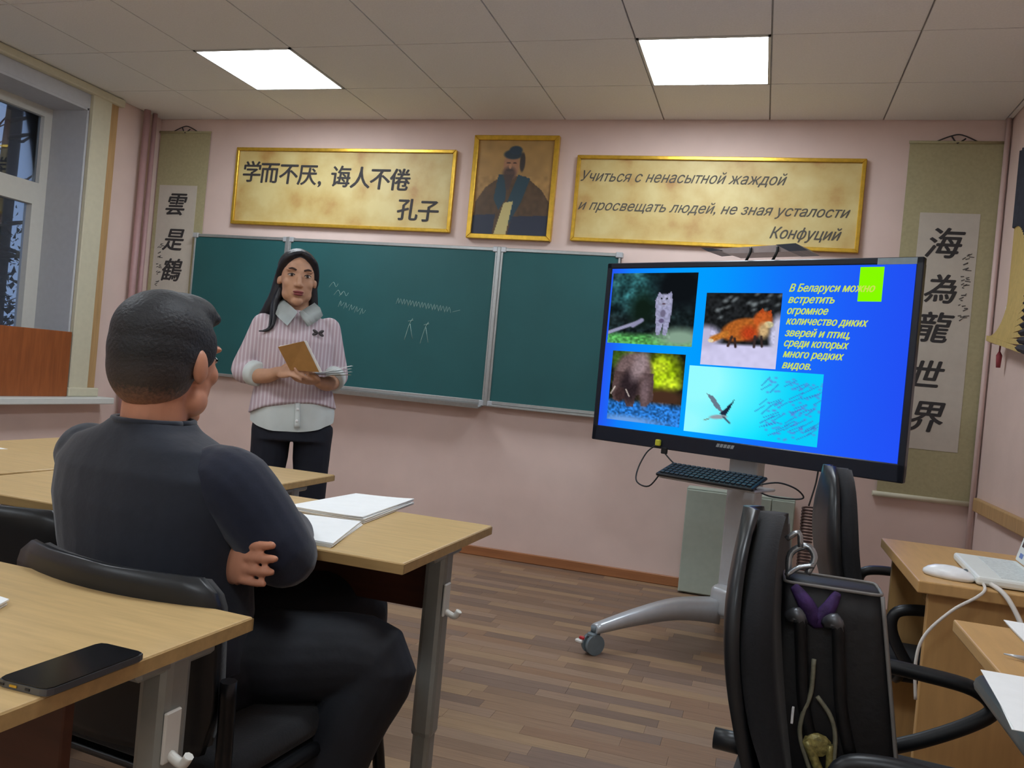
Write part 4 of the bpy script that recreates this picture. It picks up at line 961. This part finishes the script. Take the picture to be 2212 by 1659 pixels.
tag(woman, 'standing woman in pink ribbed jumper over a white collared shirt, reading from a notebook', 'person')
face_parts(WH, KW, woman, LIPS)
# jumper
b = B()
hem = lambda a: (.050*max(0, math.sin(a))**2) - .022*math.cos(a)
loft(b, [ring(wf, -.03, .0, .886, .190, .130, dz=hem), ring(wf, -.028, 0, .95, .178, .121), ring(wf, -.022, .0, 1.04, .158, .108), ring(wf, -.016, .005, 1.13, .160, .118), ring(wf, -.014, .005, 1.20, .165, .118), ring(wf, -.012, -.002, 1.265, .144, .096), ring(wf, -.013, -.01, 1.305, .112, .075), ring(wf, -.013, -.012, 1.334, .062, .058)])
for A, cu in ((RA, .42), (LA, .30)):
    e = A[1].lerp(A[2], cu); tube(b, [A[0]+Vector((0, 0, -.0)), A[0].lerp(A[1], .5), A[1], e], [.053, .051, .050, .049], 16, 5, None, True, True)
organic('jumper', b, KNIT, woman, .0055, 5)
# cuffs
for A, cu in ((RA, .42), (LA, .30)):
    P5 = smooth_path(A, 5); e = A[1].lerp(A[2], cu+.02); e2 = A[1].lerp(A[2], cu+.32); add_obj('cuff', tube(B(), [e, e.lerp(e2, .12), e2.lerp(e, .1), e2], [.050, .0555, .0535, .046], 20), SHIRT, woman, smooth=True)
hemS = lambda a: -.048*max(0, math.sin(a))**1.2 - .03*max(0, -math.sin(a)) - .012*math.cos(a)
def fold(pts, f0, amp):
    c = sum(pts, Vector())/len(pts); out = []
    for q, p in enumerate(pts): a = 2*math.pi*q/len(pts); out.append(p+(p-c).normalized()*amp*(math.sin(a*7+f0)*.6+math.sin(a*12+1.3*f0)*.4))
    return out
b = B(); loft(b, [fold(ring(wf, -.034, 0, .852, .178, .112, 64, dz=hemS), .4, .005), fold(ring(wf, -.033, 0, .885, .180, .116, 64, dz=lambda a: .5*hemS(a)), .9, .004), fold(ring(wf, -.032, 0, .925, .176, .117, 64), 1.6, .003), ring(wf, -.03, 0, .975, .162, .108, 64)], cap=False)
add_obj('shirt_tail', fix(b), SHIRT, woman, smooth=True)
add_obj('placket', tube(B(), [wf(-.045, .118, .93), wf(-.05, .124, .88), wf(-.052, .125, .825)], .012, 8, 3, (wf.F, .35)), SHIRT, woman)
for z in (.905, .855): add_obj('button', ell(B(), wf(-.048, .131, z), (.006, .003, .006), wf.M3(), 2), PAPER, woman)
for q, tip in ((1, (.026, .128, 1.258)), (-1, (-.056, .128, 1.262))):
    b = B(); c = -.014
    top = [wf(c+q*.002, .100, 1.322), wf(c+q*.034, .078, 1.348), wf(c+q*.066, .012, 1.376), wf(c+q*.052, -.055, 1.380), wf(c, -.080, 1.38)]
    bot = [wf(*tip), wf(c+q*.078, .112, 1.288), wf(c+q*.108, .018, 1.325), wf(c+q*.080, -.080, 1.33), wf(c, -.108, 1.33)]
    top = smooth_path(top, 4); bot = smooth_path(bot, 4)
    va = [b.verts.new(p) for p in top]; vb = [b.verts.new(p) for p in bot]
    mid = [b.verts.new(p.lerp(p2, .5)+(p-wf(c, -.01, 1.34)).normalized()*.008) for p, p2 in zip(top, bot)]
    for k in range(len(va)-1):
        b.faces.new((va[k], va[k+1], mid[k+1], mid[k])); b.faces.new((mid[k], mid[k+1], vb[k+1], vb[k]))
    bmesh.ops.solidify(b, geom=list(b.faces), thickness=.004); add_obj('collar_leaf', fix(b), SHIRT, woman, smooth=True)
b = B(); loft(b, [ring(wf, -.036, 0, .76, .172, .110), ring(wf, -.034, 0, .86, .160, .100), ring(wf, -.03, 0, .93, .145, .095)])
for L in LEGW: tube(b, [wf(L[0][0], 0, .83), wf(*L[0]), wf(L[0][0], 0, .68), wf(*L[1]), wf(L[2][0], -.005, .06)], [.082, .086, .082, .066, .058], 18, 4)
organic('trousers', b, TROUSER_W, woman, .007, 2)
for L in LEGW:
    b = B(); rings = []
    for z, a, bb in ((0, .040, .118), (.02, .042, .12), (.045, .036, .10), (.07, .03, .07)): rings.append(ring(wf, L[2][0], .05-z*.5, z, a, bb, 18, 1))
    add_obj('shoe', fix(loft(b, rings)), SHOE, woman, smooth=True)
# hair: swept back cap + long hair behind shoulders + strand in front of the right shoulder
b = B(); HM = WH.M3(); k = KW
def WHk(r, f, z): return WH(r*k, f*k, z*k)
ell(b, WHk(0, -.024, .042), (.081*k, .096*k, .084*k), HM, 4); ell(b, WHk(-.002, -.045, -.01), (.080*k, .070*k, .10*k), HM, 4)
for q in (-1, 1):
    tube(b, [WHk(q*.004, .060, .100), WHk(q*.034, .064, .086), WHk(q*.060, .044, .060), WHk(q*.074, .010, .018), WHk(q*.076, -.012, -.02)], [.010, .014, .016, .015, .014], 10, 5, None, True, True)
tube(b, [WHk(.062, -.03, .0), WHk(.074, -.03, -.07), WHk(.094, -.04, -.125), WHk(.135, -.06, -.185)], [.030, .030, .030, .012], 12, 4, None, True, True)
tube(b, [WHk(.0, -.065, .0), WHk(.0, -.075, -.10), WHk(-.01, -.09, -.20)], [.066, .060, .045], 14, 4, (WH.F, .5), True, True)
tube(b, [WHk(-.060, -.02, .0), WHk(-.072, -.02, -.07), WHk(-.080, -.025, -.12), WHk(-.10, -.05, -.18)], [.024, .022, .022, .012], 12, 4, None, True, True)
hair = organic('hair', b, HAIR, woman, .0045, 8)
tube_b = B()
tube(tube_b, [WH(.066, -.005, -.06), WH(.085, .02, -.125), wf(.085, .088, 1.265), wf(.105, .092, 1.232), wf(.14, .075, 1.225)], [.016, .014, .008, .005, .003], 8, 5, None, True, True)
tube(tube_b, [WH(.07, -.005, -.06), WH(.094, .01, -.13), wf(.10, .082, 1.25), wf(.125, .08, 1.228)], [.012, .010, .005, .003], 8, 5, None, True, True)
add_obj('hair_strand', tube_b, HAIR, hair, smooth=True)
br = B(); 
for a, c_ in ((.5, .0), (-.4, .006), (2.6, 0), (3.6, .004)): ell(br, wf(-.105+.014*math.cos(a), .1165-c_*.3, 1.240+.012*math.sin(a)), (.014, .006, .007), wf.M3() @ Matrix.Rotation(-a, 3, 'Y'), 2)
add_obj('bow_brooch', br, mat('brooch_dark', (64, 58, 62), .4), woman, smooth=True)
# notebook in her hands
nb = thing('notebook', 'tan covered notebook held open by the standing woman', 'notebook')
q = [wf(.056, .262, 1.163), wf(-.045, .275, 1.197), wf(-.118, .25, 1.075), wf(.0, .236, 1.073)]
nn = (q[1]-q[0]).cross(q[3]-q[0]).normalized()
if nn.dot(wf.F) < 0: nn = -nn
def slab(pts, n, th):
    bm = B(); a = [bm.verts.new(p) for p in pts]; c = [bm.verts.new(p+n*th) for p in pts]; bm.faces.new(a); bm.faces.new(c[::-1])
    for i in range(4): bm.faces.new((a[i], c[i], c[(i+1) % 4], a[(i+1) % 4]))
    return fix(bm)
add_obj('cover', slab(q, nn, .004), TAN, nb)
add_obj('page_block', slab([q[0].lerp(q[1], .04), q[1]-wf.R*.010, q[2]-wf.R*.012, q[3].lerp(q[2], .04)], -nn, .007), PAPER, nb)
for k in range(4):
    bm = B(); rows = []
    for j, f in enumerate((.245, .12)):
        rows.append([wf(-.078, f, 1.060+.002*k), wf(-.14, f-.004, 1.063+.004*k), wf(-.20, f-.004, 1.066+.010*k), wf(-.252-.004*(k % 2), f+.01, 1.074+.013*k)])
    va = [[bm.verts.new(p) for p in r] for r in rows]
    for i in range(3): bm.faces.new((va[0][i], va[0][i+1], va[1][i+1], va[1][i]))
    bmesh.ops.solidify(bm, geom=list(bm.faces), thickness=.003 if k == 0 else .0012); add_obj('back_cover' if k == 0 else 'page', fix(bm), mat('cream_page', (214, 208, 176), .6) if k == 0 else PAPER, nb)

# ---- seated man
MO = Vector((.80, -3.63, 0)); mf = Frame(MO, math.radians(80)); MHF = Frame(mf(.002, .012, 1.100), math.radians(90)); KM = 1.08
b = B(); head_prims(b, MHF, KM)
tube(b, [mf(.004, -.004, 1.07), mf(.006, -.010, 1.01), mf(.006, -.012, .95)], [.060, .060, .060], 18, 3)
loft(b, [ring(mf, .06, .02, .52, .12, .09), ring(mf, .05, .01, .62, .12, .08), ring(mf, .03, 0, .76, .13, .08), ring(mf, .015, -.01, .86, .14, .065), ring(mf, .008, -.012, .93, .085, .045)])
MR = [mf(.205, -.005, .895), mf(.294, .05, .768), mf(.17, .20, .77), mf(.04, .23, .79)]
ML = [mf(-.185, .0, .89), mf(-.225, .12, .765), mf(.04, .19, .735), mf(.196, .012, .745)]
for A in (MR, ML): tube(b, A, [.036, .038, .036, .028], 14, 5, None, True, True)
hand_prims(b, ML[3], mf(.335, -.048, .772)-ML[3], mf.F*-.9-mf.R*.3+Vector((0, 0, .1)), -1, 1.0, .16, .9)
hand_prims(b, MR[3], mf(-.10, .20, .79)-MR[3], mf.F, -1, 1.0, .35)
LEGM = [(Vector((.90, -3.60, .545)), Vector((1.246, -3.508, .565)), Vector((1.12, -3.60, .09)), Vector((.35, .1, 0))), (Vector((.80, -3.52, .545)), Vector((1.02, -3.16, .555)), Vector((1.0, -3.14, .09)), Vector((.2, .9, 0)))]
for h_, k_, a_, fd in LEGM:
    tube(b, [h_, k_, a_], [.05, .045, .036], 14, 5); d = fd.normalized(); ell(b, a_+d*.06+Vector((0, 0, -.05)), (.038, .12, .032), Matrix((Vector((d.y, -d.x, 0)), d, Vector((0, 0, 1)))).transposed(), 3)
man = organic('person', b, SKIN_M, None, .0038, 6)
tag(man, 'seated man seen from behind in a navy jumper with arms crossed and short black hair', 'person')
face_parts(MHF, KM, man, mat('lips_man', (140, 84, 74), .5))
# jumper torso + sleeves
b = B()
loft(b, [ring(mf, .075, .015, .545, .178, .135), ring(mf, .045, .01, .64, .192, .128), ring(mf, .025, .0, .74, .210, .125), ring(mf, .012, -.005, .83, .226, .120), ring(mf, .008, -.01, .895, .222, .106), ring(mf, .006, -.014, .942, .176, .086), ring(mf, .006, -.014, .970, .094, .076), ring(mf, .008, -.012, .986, .073, .070)])
tube(b, [mf(-.175, -.005, .895), ML[0].lerp(ML[1], .5), ML[1], ML[1].lerp(ML[2], .8), ML[2].lerp(ML[3], .75)], [.066, .062, .056, .045, .038], 16, 5, None, True, True)
js = organic('jumper', b, NAVY, man, .006, 4)
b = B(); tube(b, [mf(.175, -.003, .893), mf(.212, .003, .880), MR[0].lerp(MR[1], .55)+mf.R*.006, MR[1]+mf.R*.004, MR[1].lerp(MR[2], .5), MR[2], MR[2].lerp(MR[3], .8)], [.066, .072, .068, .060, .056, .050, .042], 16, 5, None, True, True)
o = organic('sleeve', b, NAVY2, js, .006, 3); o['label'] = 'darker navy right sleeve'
ck_ = [p for p in ring(mf, .008, -.012, .984, .073, .070, 24, 1)]
add_obj('neckband', tube(B(), ck_+[ck_[0]], .006, 8), NAVY, man, smooth=True)
b = B(); loft(b, [ring(mf, .08, .02, .478, .175, .14), ring(mf, .075, .02, .53, .182, .142), ring(mf, .06, .015, .62, .17, .13)])
for h_, k_, a_, fd in LEGM:
    m1 = h_.lerp(k_, .5); tube(b, [h_, m1, k_, k_.lerp(a_, .25), k_.lerp(a_, .6), a_+Vector((0, 0, -.02))], [.098, .088, .074, .070, .062, .056], 18, 5, None, True, True)
organic('trousers', b, TROUSER, man, .006, 3)
for h_, k_, a_, fd in LEGM:
    d = fd.normalized(); sf = Frame((a_.x, a_.y, 0), math.atan2(d.y, d.x)); rings = [ring(sf, 0, .06-z*.5, z, a, bb, 18, 1) for z, a, bb in ((0, .045, .135), (.025, .047, .137), (.055, .04, .11), (.09, .036, .07))]
    add_obj('shoe', fix(loft(B(), rings)), SHOE, man, smooth=True)
b = B(); HM = MHF.M3()
ell(b, MHF(0, -.018*KM, .046*KM), (.0785*KM, .096*KM, .078*KM), HM, 4); ell(b, MHF(0, -.030*KM, .018*KM), (.0775*KM, .086*KM, .088*KM), HM, 4); ell(b, MHF(0, -.040*KM, -.008*KM), (.0745*KM, .072*KM, .082*KM), HM, 4); ell(b, MHF(0, .025*KM, .088*KM), (.062*KM, .062*KM, .036*KM), HM, 4); ell(b, MHF(.006, .066*KM, .082*KM), (.050*KM, .022*KM, .020*KM), HM, 3)
for s in (-1, 1): ell(b, MHF(s*.064*KM, .018*KM, .028*KM), (.012*KM, .030*KM, .040*KM), HM, 3)
z0 = MHF.o.z
organic('hair', b, fade_mat(z0-.085, z0+.02), man, .0045, 10)
